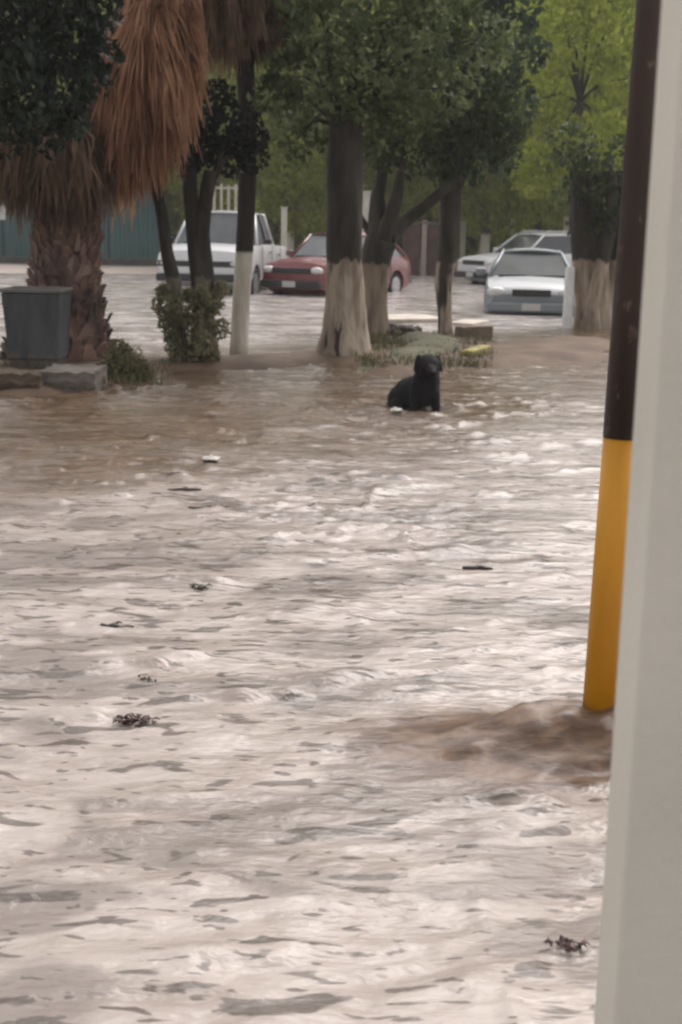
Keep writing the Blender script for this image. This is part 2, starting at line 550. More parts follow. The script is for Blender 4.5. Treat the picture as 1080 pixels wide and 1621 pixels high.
earth = mat('earth', (0.075, 0.046, 0.028), (0.145, 0.100, 0.066), rough=0.75, spec=.25, scale=1.6, bump=0.9, bscale=5, detail=8)
moss = mat('mossy_earth', (0.065, 0.062, 0.032), (0.12, 0.115, 0.062), rough=0.85, scale=1.8, bump=0.7, bscale=6)
strip = patch('earth_strip', [ground(-500, 595), ground(60, 632), ground(150, 622), ground(330, 592), ground(500, 582), ground(560, 592), ground(640, 600),
                      ground(720, 596), ground(860, 588), ground(1010, 572), ground(1010, 535), ground(880, 534), ground(770, 540), ground(600, 536), ground(520, 556), ground(300, 568), ground(120, 560), ground(-500, 548)],
              earth, 0.07, 5)
tag(strip, 'brown earth strip between the streets just breaking the water', kind='structure')
lawn = patch('grass_verge', [ground(565, 592), ground(640, 592), ground(745, 570), ground(775, 548), ground(700, 536), ground(640, 532), ground(590, 540)],
             moss, 0.125, 15)
tag(lawn, 'mossy green verge around the big tree', kind='structure')
pav = mat('pavement', (0.28, 0.235, 0.20), (0.36, 0.31, 0.28), rough=0.6, scale=0.8, bump=0.3)
a, b_ = ground(-300, 448), ground(262, 436)
MB().add([(a.x - 20, a.y, .03), (b_.x, b_.y, .03), (b_.x + 3, 80, .06), (a.x - 20, 80, .06),
          (a.x - 20, a.y, -.26), (b_.x, b_.y, -.26), (b_.x + 3, 80, -.26), (a.x - 20, 80, -.26)],
         [(0, 1, 2, 3), (0, 4, 5, 1), (1, 5, 6, 2), (2, 6, 7, 3), (3, 7, 4, 0)]).build('far_pavement', pav)
tag(bpy.data.objects['far_pavement'], 'beige pavement rising out of the water in front of the teal fence', kind='structure')

# ------------------------------------------------------------------ grass tufts on the strip (uncountable)
gm = leaf_mat('grass', [(0.05, 0.055, 0.02), (0.10, 0.10, 0.045), (0.16, 0.15, 0.08)], trans=0.2)
pts = []
for (x0, x1, y0, y1, k) in [(570, 775, 533, 584, 420), (170, 260, 578, 612, 50), (0, 60, 560, 585, 60)]:
    for _ in range(k):
        g0 = ground(random.uniform(x0, x1), random.uniform(y0, y1), 0.04)
        pts.append((g0.x, g0.y))
pts = np.array(pts)
pts = np.repeat(pts, 6, 0) + rng.normal(size=(len(pts) * 6, 2)) * 0.05
n = len(pts)
base = np.column_stack([pts, np.full(n, 0.05)])
hd = rng.normal(size=(n, 2)) * 0.03
hh = 0.05 + 0.05 * rng.random(n)
tip = base + np.column_stack([hd, hh])
sd2 = np.column_stack([rng.normal(size=(n, 2)), np.zeros(n)]); sd2 = unit(sd2) * 0.006
co2 = np.stack([base - sd2, base + sd2, tip + sd2 * .3, tip - sd2 * .3], 1).reshape(-1, 3)
gr = np_mesh('grass', co2, np.arange(n * 4).reshape(-1, 4), gm)
tag(gr, 'sparse short grass along the earth strip', 'grass', kind='stuff')

# ------------------------------------------------------------------ wall and pole on the right
wallm = mat('painted_render', (0.60, 0.58, 0.50), (0.70, 0.67, 0.59), rough=0.75, scale=1.6, bump=0.12, bscale=60)
wc = at(996, 760, 1.66)
mb = MB(); mb.box(((wc.x + 3.2) / 2 + 0.0, 1.60, 2.0), (3.2 - wc.x, 0.12, 4.6))
wall = mb.build('house_wall', wallm, bevel=0.006)
tag(wall, 'smooth beige painted wall at the right edge, nearest to the viewer', 'wall')

pole = empty('painted_pole', (POLE.x, POLE.y, -0.26))
pole.rotation_euler.y = R(0.9)
blk = bark_mat('brown_paint', (0.016, 0.009, 0.008), (0.032, 0.018, 0.015), (.08, .05, .04), (.14, .10, .08), top=9, edge=.1, streak=(22, 22, 12), patch=.78)
blk.node_tree.nodes['Principled BSDF'].inputs['Roughness'].default_value = .5
for q in blk.node_tree.nodes:
    if q.type == 'BUMP': q.inputs['Strength'].default_value = .12
yel = bark_mat('yellow_paint', (0.44, 0.19, 0.003), (0.55, 0.26, 0.005), (.20, .115, .05), (.27, .15, .05), top=.36, edge=.35, streak=(14, 14, 3), patch=.55)
yel.node_tree.nodes['Principled BSDF'].inputs['Roughness'].default_value = .5
for q in yel.node_tree.nodes:
    if q.type == 'BUMP': q.inputs['Strength'].default_value = .12
zc = at(972, 692, POLE.y).z + 0.26
rp_ = 0.054
MB().lathe([(rp_, 0), (rp_, zc - .4), (rp_, zc)], n=28).build('lower_paint_band', yel, pole, smooth=False)
MB().lathe([(rp_ + .0015, zc), (rp_ + .0015, 3.0), (rp_ + .0015, 4.8)], n=28).build('upper_shaft', blk, pole)
MB().lathe([(0.07, 0), (0.07, .02), (rp_ + .004, .05), (rp_ + .002, .06)], n=28).build('base_collar', blk, pole)
for ch in pole.children:
    ch.data.polygons.foreach_set('use_smooth', [len(p.vertices) == 4 for p in ch.data.polygons])
tag(pole, 'round pole painted yellow below and dark brown above, beside the beige wall', 'pole')

# ------------------------------------------------------------------ trees
LIMB = mat('limb_bark', (0.022, 0.019, 0.016), (0.045, 0.038, 0.03), rough=0.9, scale=3, bump=.8, stretch=(3, 3, .8))
def clump_px(lst, Y, flat=1.0):
    """crown masses given where they show, as metres round the tree"""
    out = []
    for (px, py, r, dy) in lst:
        yy_ = Y + dy
        p = at(px, py, yy_)
        rr = r / F * yy_
        out.append((p.x, p.y, p.z, rr, rr * 1.0, rr * flat))
    return out

def tree(label, base, trunks, clumps, lm, bark, leaf=0.12, cover=4.0, group=None, limbs=True, cat='tree', name='tree', sub_r=0.035, aspect=.5, droop=.3):
    """trunks: list of (points, radii); clumps in world metres"""
    root = empty(name, base)
    B = Vector(base)
    tag(root, label, cat, group)
    tops = []
    for k, (p, r) in enumerate(trunks):
        pp = [Vector(q) - B for q in p]
        # resample with smooth steps
        P2, R2 = [], []
        for i in range(len(pp) - 1):
            for t in (0, .25, .5, .75):
                P2.append(pp[i].lerp(pp[i + 1], t)); R2.append(r[i] + (r[i + 1] - r[i]) * t)
        P2.append(pp[-1]); R2.append(r[-1])
        MB().tube(P2, R2, n=16, wob=0.07, seed=k + int(abs(B.x * 100))).build('trunk', bark, root, smooth=True)
        tops.append(pp[-1])
    if limbs and clumps:
        mb = MB()
        for i, cl in enumerate(clumps):
            c0 = Vector(cl[:3]) - B
            tp = min(tops, key=lambda q: (q - c0).length)
            mid = tp.lerp(c0, .5) + Vector((random.uniform(-.1, .1), random.uniform(-.1, .1), (c0 - tp).length * .12))
            mb.tube([tp - Vector((0, 0, .15)), mid, c0], [sub_r, sub_r * .7, sub_r * .35], n=7, wob=.05, seed=i)
        mb.build('limbs', LIMB, root, smooth=True)
    if clumps:
        co_, f_ = leaf_cloud([(c0[0] - B.x, c0[1] - B.y, c0[2] - B.z, *c0[3:]) for c0 in clumps], leaf, cover, aspect=aspect, droop=droop)
        np_mesh('crown', co_, f_, lm, root)
    return root

def pts_px(lst, Y):
    return [at(px, py, Y + (dy if dy else 0)) for (px, py, dy) in lst]

G_dark = leaf_mat('leaf_dark', [(0.024, 0.034, 0.014), (0.055, 0.073, 0.030), (0.11, 0.14, 0.06)], trans=.4)
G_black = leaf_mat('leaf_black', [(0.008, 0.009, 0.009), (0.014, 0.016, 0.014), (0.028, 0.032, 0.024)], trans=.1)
G_grey = leaf_mat('leaf_grey_green', [(0.040, 0.052, 0.020), (0.09, 0.115, 0.046), (0.20, 0.24, 0.12)], trans=.42)
G_teal = leaf_mat('leaf_blue_green', [(0.024, 0.038, 0.024), (0.055, 0.082, 0.048), (0.11, 0.145, 0.08)], trans=.4)
G_mid = leaf_mat('leaf_mid', [(0.13, 0.155, 0.030), (0.22, 0.255, 0.05), (0.33, 0.36, 0.10)], trans=.55)
G_lime = leaf_mat('leaf_lime', [(0.18, 0.22, 0.03), (0.28, 0.33, 0.05), (0.42, 0.46, 0.10)], trans=.6)

WASH1, WASH2 = (0.20, 0.155, 0.115), (0.40, 0.33, 0.26)
B_dark = bark_mat('bark_dark', (0.020, 0.018, 0.014), (0.05, 0.042, 0.032))
def washed(name, top, w1=WASH1, w2=WASH2, patch=.45, edge=.32):
    return bark_mat(name, (0.020, 0.018, 0.014), (0.05, 0.042, 0.032), w1, w2, top=top, patch=patch, edge=edge)

# big whitewashed tree
b1 = ground(547, 568); Y1 = b1.y
pb = pts_px([(547, 585, 0), (546, 560, 0), (546, 520, 0), (546, 470, 0), (546, 415, 0), (547, 330, 0), (546, 250, 0), (545, 180, 0)], Y1)
sc1 = F / Y1
ztop = at(546, 414, Y1).z - b1.z
tr = tree('thickest tree with a flared whitewashed base and leafy grey green crown, nearest behind the dog', b1,
     [(pb, [52 / sc1, 45 / sc1, 36 / sc1, 31 / sc1, 28 / sc1, 27 / sc1, 28 / sc1, 24 / sc1])],
     clump_px([(560, 150, 60, -.3), (480, 120, 65, 0), (600, 90, 75, .2), (520, 40, 75, -.3), (660, 60, 65, 0), (450, 60, 60, .3), (590, 180, 50, .3),
               (500, 185, 48, .5), (700, 140, 60, .4), (640, 180, 55, -.2), (600, -20, 90, 0), (480, -40, 80, 0), (700, -30, 80, .3), (440, 150, 45, -.2), (470, 220, 38, .3),
               (760, 60, 55, .2), (545, 230, 38, .3)], Y1),
     G_grey, washed('bark_big', ztop, patch=.50), leaf=0.12, cover=3.6, name='park_tree')

# forked tree just behind
b2 = ground(592, 533); Y2 = b2.y; s2 = F / Y2
tr = tree('forked tree whose dark limbs spread in a V just behind the thickest tree', b2,
     [(pts_px([(592, 545, 0), (590, 490, 0), (592, 440, 0), (598, 400, 0), (603, 380, 0)], Y2), [26 / s2, 22 / s2, 21 / s2, 24 / s2, 25 / s2]),
      (pts_px([(603, 390, 0), (600, 350, .1), (598, 310, .1), (606, 270, .2)], Y2), [20 / s2, 16 / s2, 11 / s2, 8 / s2]),
      (pts_px([(605, 385, 0), (618, 345, -.1), (628, 310, -.1), (636, 270, -.2)], Y2), [18 / s2, 12 / s2, 9 / s2, 6 / s2]),
      (pts_px([(612, 378, 0), (640, 350, .2), (668, 330, .2), (700, 303, .2), (730, 280, .3)], Y2), [14 / s2, 11 / s2, 9 / s2, 8 / s2, 5 / s2]),
      (pts_px([(598, 385, 0), (582, 362, .2), (566, 336, .2)], Y2), [9 / s2, 6 / s2, 5 / s2])],
     clump_px([(610, 230, 45, 0), (660, 235, 50, .2), (720, 225, 50, .3), (570, 230, 40, .4), (640, 180, 60, .5), (790, 200, 55, .5), (760, 150, 60, .6)], Y2),
     G_dark, washed('bark_fork', at(592, 418, Y2).z - b2.z, w1=(0.15, .11, .08), w2=(.27, .21, .155), patch=.4), leaf=.13, cover=3.5, name='park_tree')

# slim tree with peeling limewash
b3 = ground(705, 528); Y3 = b3.y; s3 = F / Y3
tree('slim straight tree with patchy peeling whitewash, right of the dog', b3,
     [(pts_px([(706, 540, 0), (705, 500, 0), (703, 450, 0), (709, 400, 0), (712, 330, 0), (713, 230, 0), (712, 150, 0)], Y3),
       [13 / s3, 11 / s3, 13 / s3, 16 / s3, 16 / s3, 15 / s3, 11 / s3])],
     clump_px([(710, 215, 55, 0), (770, 215, 50, .2), (690, 130, 60, 0), (780, 120, 65, .2), (740, 40, 70, 0), (810, 30, 55, .3), (820, 170, 45, .3),
               (700, 270, 30, -.2), (740, 265, 35, .2), (800, 255, 30, .3), (760, -40, 70, 0), (840, 90, 35, .5)], Y3),
     G_teal, washed('bark_slim', at(704, 415, Y3).z - b3.z, patch=.60, edge=.3), leaf=.14, cover=3.6, name='park_tree')

# stout many-stemmed tree on the right
b4 = ground(940, 519); Y4 = b4.y; s4 = F / Y4
tk = []
for (xb, xt, r, dy) in [(926, 916, 15, 0), (950, 940, 19, .1), (938, 968, 11, -.15), (964, 985, 12, .2)]:
    tk.append((pts_px([(xb, 530, dy), (xb, 480, dy), ((xb + xt) / 2, 420, dy), (xt, 350, dy), (xt, 270, dy)], Y4), [r * 1.3 / s4, r / s4, r * 1.05 / s4, r * .9 / s4, r * .6 / s4]))
tree('stout tree with several fused whitewashed stems beside the dark brown pole', b4, tk,
     clump_px([(930, 290, 45, 0), (975, 260, 45, 0), (900, 230, 42, .2), (960, 350, 26, -.2), (925, 355, 30, .1), (900, 310, 26, .4), (1000, 330, 40, 0)], Y4),
     G_dark, washed('bark_stout', at(940, 412, Y4).z - b4.z, w1=(.22, .165, .12), w2=(.40, .33, .26), patch=.46), leaf=.13, cover=3.2, name='park_tree')

# multi-stemmed small tree with near-black crown, on the left
b5 = ground(305, 574); Y5 = b5.y; s5 = F / Y5
tree('small tree of slim dark leaning stems with a near black crown beside the grey bin', b5,
     [(pts_px([(292, 582, 0), (284, 520, 0), (276, 450, 0), (264, 400, 0), (256, 340, 0), (246, 290, 0), (262, 240, 0)], Y5), [10 / s5, 9 / s5, 12 / s5, 10 / s5, 9 / s5, 8 / s5, 5 / s5]),
      (pts_px([(312, 582, 0), (314, 500, 0), (316, 440, 0), (308, 370, 0), (302, 300, 0), (300, 240, 0)], Y5), [12 / s5, 11 / s5, 14 / s5, 12 / s5, 11 / s5, 9 / s5]),
      (pts_px([(332, 582, .1), (328, 500, .1), (324, 440, .05), (318, 370, 0), (326, 320, -.1), (334, 270, -.1)], Y5), [14 / s5, 12 / s5, 15 / s5, 14 / s5, 11 / s5, 10 / s5])],
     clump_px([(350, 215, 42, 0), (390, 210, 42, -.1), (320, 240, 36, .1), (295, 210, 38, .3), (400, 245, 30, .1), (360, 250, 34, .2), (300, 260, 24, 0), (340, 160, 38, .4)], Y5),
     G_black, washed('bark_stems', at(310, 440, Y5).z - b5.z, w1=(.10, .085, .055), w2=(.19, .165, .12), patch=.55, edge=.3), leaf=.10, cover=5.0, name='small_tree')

# shrubby shoots round its foot
def shrub(label, pxs, base, Yb, lm, leaf, name='shrub', stems=14, cover=2.5, flat=1.0):
    root = empty(name, base)
    tag(root, label, 'shrub')
    cl = clump_px(pxs, Yb, flat)
    co_, f_ = leaf_cloud([(c0[0] - base.x, c0[1] - base.y, c0[2] - base.z, *c0[3:]) for c0 in cl], leaf, cover, droop=-.2, aspect=.4, shell=.25)
    np_mesh('foliage', co_, f_, lm, root)
    mb = MB()
    for i in range(stems):
        c0 = random.choice(cl)
        tp = Vector((c0[0] - base.x + random.uniform(-1, 1) * c0[3] * .7, c0[1] - base.y, c0[2] - base.z + c0[5] * .5))
        st = Vector((tp.x * .45 + random.uniform(-.03, .03), tp.y * .4, -.1))
        mb.tube([st, st.lerp(tp, .5) + Vector((random.uniform(-.03, .03), 0, 0)), tp], [.012, .009, .004], n=6, seed=i)
    mb.build('stems', LIMB, root, smooth=True)
    return root
G_olive = leaf_mat('leaf_olive', [(0.11, 0.11, 0.055), (0.22, 0.21, 0.12), (0.36, 0.34, 0.22)], trans=.45)
b5b = ground(306, 578)
shrub('tangle of olive green shoots round the foot of the slim dark stems',
      [(262, 485, 26, -.1), (258, 462, 18, 0), (300, 500, 26, -.35), (322, 545, 26, -.35), (318, 470, 22, -.3), (285, 555, 26, -.3), (335, 560, 20, -.2), (268, 510, 22, -.2), (290, 520, 26, -.2), (340, 480, 22, .1), (345, 520, 22, -.1), (310, 550, 24, -.25), (350, 455, 16, .1), (300, 470, 20, -.2), (272, 535, 16, 0)],
      b5b, Y5 - .15, G_olive, .07, cover=5.5)
bm_ = ground(198, 602)
shrub('low olive mound of leaves in front of the palm trunk', [(198, 582, 40, 0), (176, 586, 32, -.05), (218, 588, 28, .05), (192, 560, 28, .1), (170, 600, 18, 0), (228, 600, 16, 0)],
      bm_, bm_.y, leaf_mat('leaf_mound', [(0.09, 0.083, 0.04), (0.14, 0.13, 0.065), (0.18, 0.165, 0.09)], trans=.3), .045, stems=4, cover=5)

# ------------------------------------------------------------------ palms with skirts of dead fronds
DEAD = leaf_mat('dead_frond', [(0.16, 0.086, 0.050), (0.38, 0.205, 0.125), (0.58, 0.38, 0.25)], trans=.55, rough=.8)
DEAD2 = leaf_mat('dead_frond_dull', [(0.08, 0.053, 0.036), (0.18, 0.12, 0.082), (0.32, 0.22, 0.155)], trans=.35, rough=.8)
def strands(boxes, Y, B, n_per=260, wid=.010):
    """hanging dead fronds: long narrow folded blades that droop from a point and fan out downwards"""
    co_, fq_ = [], []
    for (px, py, hw, ln_, dy, dens) in boxes:
        top = at(px, py, Y + dy) - B
        sc_ = F / (Y + dy)
        for i in range(int(n_per * dens)):
            a = random.uniform(0, 2 * math.pi); q = math.sqrt(random.random())
            ox, oy = math.cos(a) * q * hw / sc_, math.sin(a) * q * hw / sc_
            L = ln_ / sc_ * random.uniform(.35, 1.0) * (1.15 - .45 * q)
            p0 = top + Vector((ox * .55, oy * .55, -random.uniform(0, .35) * ln_ / sc_ + .1))
            p1 = p0 + Vector((ox * .35 + random.uniform(-.05, .05), oy * .35, -L * .5))
            p2 = p1 + Vector((ox * .12 + random.uniform(-.07, .07), oy * .1, -L * .5))
            wv = Vector((math.cos(a * 3), math.sin(a * 3), 0)) * wid * random.uniform(.6, 2.2)
            k = len(co_)
            co_ += [p0 - wv * .6, p0 + wv * .6, p1 + wv, p1 - wv, p2 + wv * .25, p2 - wv * .25]
            fq_ += [(k, k + 1, k + 2, k + 3), (k + 3, k + 2, k + 4, k + 5)]
    return np.array([tuple(v) for v in co_]), np.array(fq_)
def green_fronds(c, B, n, L, m, root, up=.5):
    co_, fq_ = [], []
    for i in range(n):
        a = 2 * math.pi * i / n + random.uniform(-.2, .2); el = random.uniform(-.4, 1.2) * up
        d = Vector((math.cos(a) * math.cos(el), math.sin(a) * math.cos(el), math.sin(el)))
        st = c - B
        hub = st + d * L * .55
        side = d.cross(Vector((0, 0, 1))).normalized(); upv = side.cross(d)
        k = len(co_); wv = side * .015
        co_ += [st - wv, st + wv, hub + wv, hub - wv]; fq_.append((k, k + 1, k + 2, k + 3))
        for j in range(22):
            t = (j / 21 - .5) * 3.6
            dd = (d * math.cos(t) + side * math.sin(t))
            tip = hub + dd * L * .55 * (1 - .08 * abs(t)) - Vector((0, 0, L * .12))
            md = hub + dd * L * .28 + upv * .02
            w2 = dd.cross(upv).normalized() * .02
            k = len(co_)
            co_ += [hub, md - w2, tip, md + w2]; fq_.append((k, k + 1, k + 2, k + 3))
    return np_mesh('green_fronds', np.array([tuple(v) for v in co_]), np.array(fq_), m, root)

b6 = ground(100, 575); Y6 = b6.y; s6 = F / Y6
palm = empty('fan_palm', b6)
tag(palm, 'stout palm with ragged trunk and huge orange brown frond skirt, behind the grey bin', 'palm tree', 'fan palms')
palm_bark = mat('palm_bark', (0.040, 0.024, 0.020), (0.14, 0.088, 0.068), rough=.9, scale=5, bump=1, bscale=12)
pp = [p - b6 for p in pts_px([(92, 592, 0), (96, 540, 0), (104, 500, 0), (106, 440, 0), (106, 380, 0), (110, 320, 0), (125, 230, 0), (170, 120, 0), (215, 0, 0), (230, -80, 0)], Y6)]
MB().tube(pp, [88 / s6, 74 / s6, 58 / s6, 50 / s6, 47 / s6, 43 / s6, 36 / s6, 28 / s6, 24 / s6, 22 / s6], n=20, wob=.05, seed=3).build('trunk', palm_bark, palm, smooth=True)
# old leaf bases: overlapping pointed boots over the trunk
boot = mat('leaf_base', (0.055, 0.034, 0.028), (0.27, 0.165, 0.13), rough=.85, scale=2.5, bump=.6)
def island_shade(m, c, lo, hi):
    nt = m.node_tree; b = nt.nodes['Principled BSDF']; src = b.inputs['Base Color'].links[0].from_socket
    g = nt.nodes.new('ShaderNodeNewGeometry'); mr = nt.nodes.new('ShaderNodeMapRange')
    mr.inputs['From Min'].default_value = lo; mr.inputs['From Max'].default_value = hi
    nt.links.new(g.outputs['Random Per Island'], mr.inputs['Value'])
    mx = nt.nodes.new('ShaderNodeMix'); mx.data_type = 'RGBA'
    nt.links.new(mr.outputs[0], mx.inputs['Factor']); nt.links.new(src, mx.inputs['A']); mx.inputs['B'].default_value = (*c, 1)
    nt.links.new(mx.outputs['Result'], b.inputs['Base Color'])
island_shade(boot, (.40, .32, .28), .84, 1.25)
mbb = MB()
def trunk_at(z):
    for i in range(len(pp) - 1):
        if pp[i].z <= z <= pp[i + 1].z:
            t = (z - pp[i].z) / (pp[i + 1].z - pp[i].z)
            rr = [88, 74, 58, 50, 47, 43, 36, 28, 24, 22]
            return pp[i].lerp(pp[i + 1], t), (rr[i] + (rr[i + 1] - rr[i]) * t) / s6
    return pp[0], 88 / s6
for row in range(26):
    z = -.05 + row * .085
    cpt, rr = trunk_at(z)
    nn = 15
    for j in range(nn):
        a = 2 * math.pi * (j + (row % 2) * .5) / nn + random.uniform(-.1, .1)
        o = Vector((math.cos(a), math.sin(a), 0)); t = Vector((-math.sin(a), math.cos(a), 0))
        q = cpt + o * rr * .97
        w_ = rr * .20 * random.uniform(.5, 1.15); hgt = .15 * random.uniform(.6, 1.5); lean = random.uniform(.01, .10)
        tl = random.uniform(-.07, .07)
        A, B_, C, D = q - t * w_, q + t * w_, q + t * (w_ * .45 + tl) + o * lean + Vector((0, 0, hgt)), q + t * (-w_ * .45 + tl) + o * lean + Vector((0, 0, hgt))
        ins = -o * .035
        mbb.add([A, B_, C, D, A + ins, B_ + ins, C + ins, D + ins], [(0, 1, 2, 3), (4, 7, 6, 5), (0, 4, 5, 1), (1, 5, 6, 2), (2, 6, 7, 3), (3, 7, 4, 0)])
mbb.build('leaf_bases', boot, palm)
co_, f_ = strands([(245, 20, 75, 190, -.3, 3.0), (235, 60, 70, 190, -.5, 3.0), (215, 120, 62, 170, -.4, 2.6), (190, 150, 55, 160, .2, 2.0), (270, 70, 45, 150, -.4, 1.6), (260, -40, 60, 170, -.2, 1.5)], Y6, b6, 420)
np_mesh('dead_frond_skirt', co_, f_, DEAD, palm)
co_, f_ = strands([(60, 190, 90, 150, -.4, 3.0), (110, 210, 70, 140, -.5, 2.6), (20, 190, 60, 140, 0, 1.6), (140, 180, 60, 150, 0, 2.2)], Y6, b6, 420)
np_mesh('lower_dead_fronds', co_, f_, DEAD2, palm)
green_fronds(at(232, -110, Y6), b6, 26, 1.3, G_dark, palm)

b7 = ground(379, 563); Y7 = b7.y; s7 = F / Y7
palm2 = empty('fan_palm', b7)
tag(palm2, 'straight slim palm, dark above and painted cream white below, brown dead fronds hanging high', 'palm tree', 'fan palms')
wt = at(384, 399, Y7).z - b7.z
pp2 = [p - b7 for p in pts_px([(378, 580, 0), (379, 540, 0), (382, 480, 0), (385, 430, 0), (387, 400, 0), (390, 340, 0), (392, 280, 0), (393, 200, 0), (388, 100, 0), (384, 0, 0), (382, -60, 0)], Y7)]
MB().tube(pp2, [16.5 / s7, 14.5 / s7, 14 / s7, 14 / s7, 14 / s7, 14 / s7, 14 / s7, 14 / s7, 14 / s7, 13 / s7, 12 / s7], n=18, wob=.012, seed=8).build(
    'trunk', bark_mat('bark_straight', (0.016, 0.012, 0.010), (0.035, 0.026, 0.02), (.50, .47, .40), (.64, .61, .53), top=wt, patch=.20, edge=.02), palm2, smooth=True)
co_, f_ = strands([(385, -20, 60, 110, 0, 3.0), (350, -10, 45, 110, -.3, 2.0), (415, -20, 45, 100, .1, 2.0), (380, -50, 70, 120, .3, 2.0), (325, -20, 30, 120, 0, 1.0)], Y7, b7, 420)
np_mesh('dead_frond_skirt', co_, f_, DEAD2, palm2)
green_fronds(at(382, -90, Y7), b7, 26, 1.2, G_dark, palm2)

# dark tree overhead at the left edge
b8 = ground(-190, 640); Y8 = b8.y; s8 = F / Y8
def dk(px, py, r, dy=0): return (px, py, r, dy)
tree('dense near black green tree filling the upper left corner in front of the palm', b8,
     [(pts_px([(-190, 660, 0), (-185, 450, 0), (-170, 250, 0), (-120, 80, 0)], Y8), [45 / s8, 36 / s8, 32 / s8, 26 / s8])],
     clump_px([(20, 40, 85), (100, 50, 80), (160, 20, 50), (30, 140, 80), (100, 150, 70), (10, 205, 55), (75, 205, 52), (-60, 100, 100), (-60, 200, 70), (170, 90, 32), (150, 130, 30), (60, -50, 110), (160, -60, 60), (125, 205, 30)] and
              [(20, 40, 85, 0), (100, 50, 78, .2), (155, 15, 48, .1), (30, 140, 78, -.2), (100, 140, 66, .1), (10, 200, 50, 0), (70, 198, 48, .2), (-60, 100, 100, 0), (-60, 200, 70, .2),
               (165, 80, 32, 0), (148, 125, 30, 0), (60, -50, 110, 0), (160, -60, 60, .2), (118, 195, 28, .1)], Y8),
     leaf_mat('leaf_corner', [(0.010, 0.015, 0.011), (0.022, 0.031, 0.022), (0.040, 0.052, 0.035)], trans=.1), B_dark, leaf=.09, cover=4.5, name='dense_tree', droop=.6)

# ------------------------------------------------------------------ background trees
bark_pale = bark_mat('bark_far', (0.05, 0.042, 0.03), (0.10, 0.085, 0.06), (.45, .42, .35), (.6, .57, .5), top=1.55, patch=.3, edge=.05)
def far_tree(px, Y_, h, wdt, lm, label, lo=2.0, n=11, leaf=.22, tr_=.16):
    p = at(px, 400, Y_); base = Vector((p.x, Y_, -.2))
    cl = []
    for i in range(n):
        z = lo + (h - lo) * (i + .5) / n
        r = wdt * (.32 + .2 * random.random())
        k = wdt * .5 * math.sin(math.pi * (.18 + .7 * (i + .5) / n))
        a = i * 2.4
        cl.append((base.x + math.cos(a) * k * .8, base.y + math.sin(a) * k * .8, z, r, r, r * .8))
    return tree(label, base, [([base - Vector((0, 0, .1)), base + Vector((.05, 0, 1.5)), base + Vector((-.05, 0, lo + .8)), base + Vector((0, 0, h * .6))], [tr_ * 1.2, tr_, tr_ * .85, tr_ * .5])],
                cl, lm, bark_pale, leaf=leaf, cover=3.6, group='trees beyond the parked vehicles', name='background_tree', sub_r=.06)
far = [(120, 56, 11, 5, G_mid, 'mid green tree rising behind the teal fence'),
       (300, 52, 11, 4.5, G_mid, 'mid green tree behind the white pickup'),
       (455, 45, 9, 4.0, G_mid, 'yellow green tree with low branches above the gap between pickup and red car'),
       (600, 50, 10, 4.5, G_mid, 'mid green tree behind the forked tree'),
       (700, 58, 11, 4.5, G_mid, 'mid green tree beyond the dark brown wall'),
       (765, 47, 8.5, 3.4, G_mid, 'green tree with drooping foliage left above the white estate car'),
       (850, 54, 11, 4.6, G_mid, 'broad green tree above the roof of the white estate car'),
       (905, 42, 9.5, 3.6, G_lime, 'bright lime green tree high beside the pole'),
       (985, 50, 10, 4.0, G_mid, 'green tree seen right behind the dark pole'),
       (1090, 46, 10, 4.0, G_mid, 'green tree half hidden by the beige wall')]
for (px, Yf, h, w_, lm, lab) in far:
    far_tree(px, Yf, h, w_, lm, lab, lo=1.9 if px in (455, 765) else 2.4)
# far wood closing the view
wood = []
for i in range(90):
    a = -26 + 60 * i / 89
    for lv in range(5):
        wood.append((a + random.uniform(-1, 1), 70 + random.uniform(-3, 3), 0.8 + lv * 3.2 + random.uniform(-.8, .8), 2.8, 2.2, 2.8))
co_, f_ = leaf_cloud(wood, .5, 4.5, shell=.3)
o = np_mesh('far_wood', co_, f_, leaf_mat('leaf_far', [(0.16, 0.185, 0.045), (0.23, 0.26, 0.065), (0.33, 0.35, 0.11)], trans=.45))
tag(o, 'mass of far green foliage closing the view', 'wood', kind='stuff')

# ------------------------------------------------------------------ vehicles
tyre_m = mat('tyre', (0.012, 0.012, 0.012), rough=.85)
rim_m = mat('rim', (0.45, 0.45, 0.46), rough=.35, metal=.7)
glass_m = mat('car_glass', (0.035, 0.04, 0.045), rough=.08, spec=.8)
glass_l = mat('car_glass_pale', (0.08, 0.09, 0.095), (.15, .165, .17), rough=.18, spec=.5, scale=1.2)
trim_m = mat('black_trim', (0.018, 0.018, 0.018), rough=.55)
lamp_m = mat('headlamp', (0.55, 0.55, 0.53), rough=.15, spec=.8)
plate_m = mat('licence_plate', (0.45, 0.45, 0.43), rough=.5)
chrome = mat('chrome', (0.5, 0.5, 0.5), rough=.2, metal=.9)

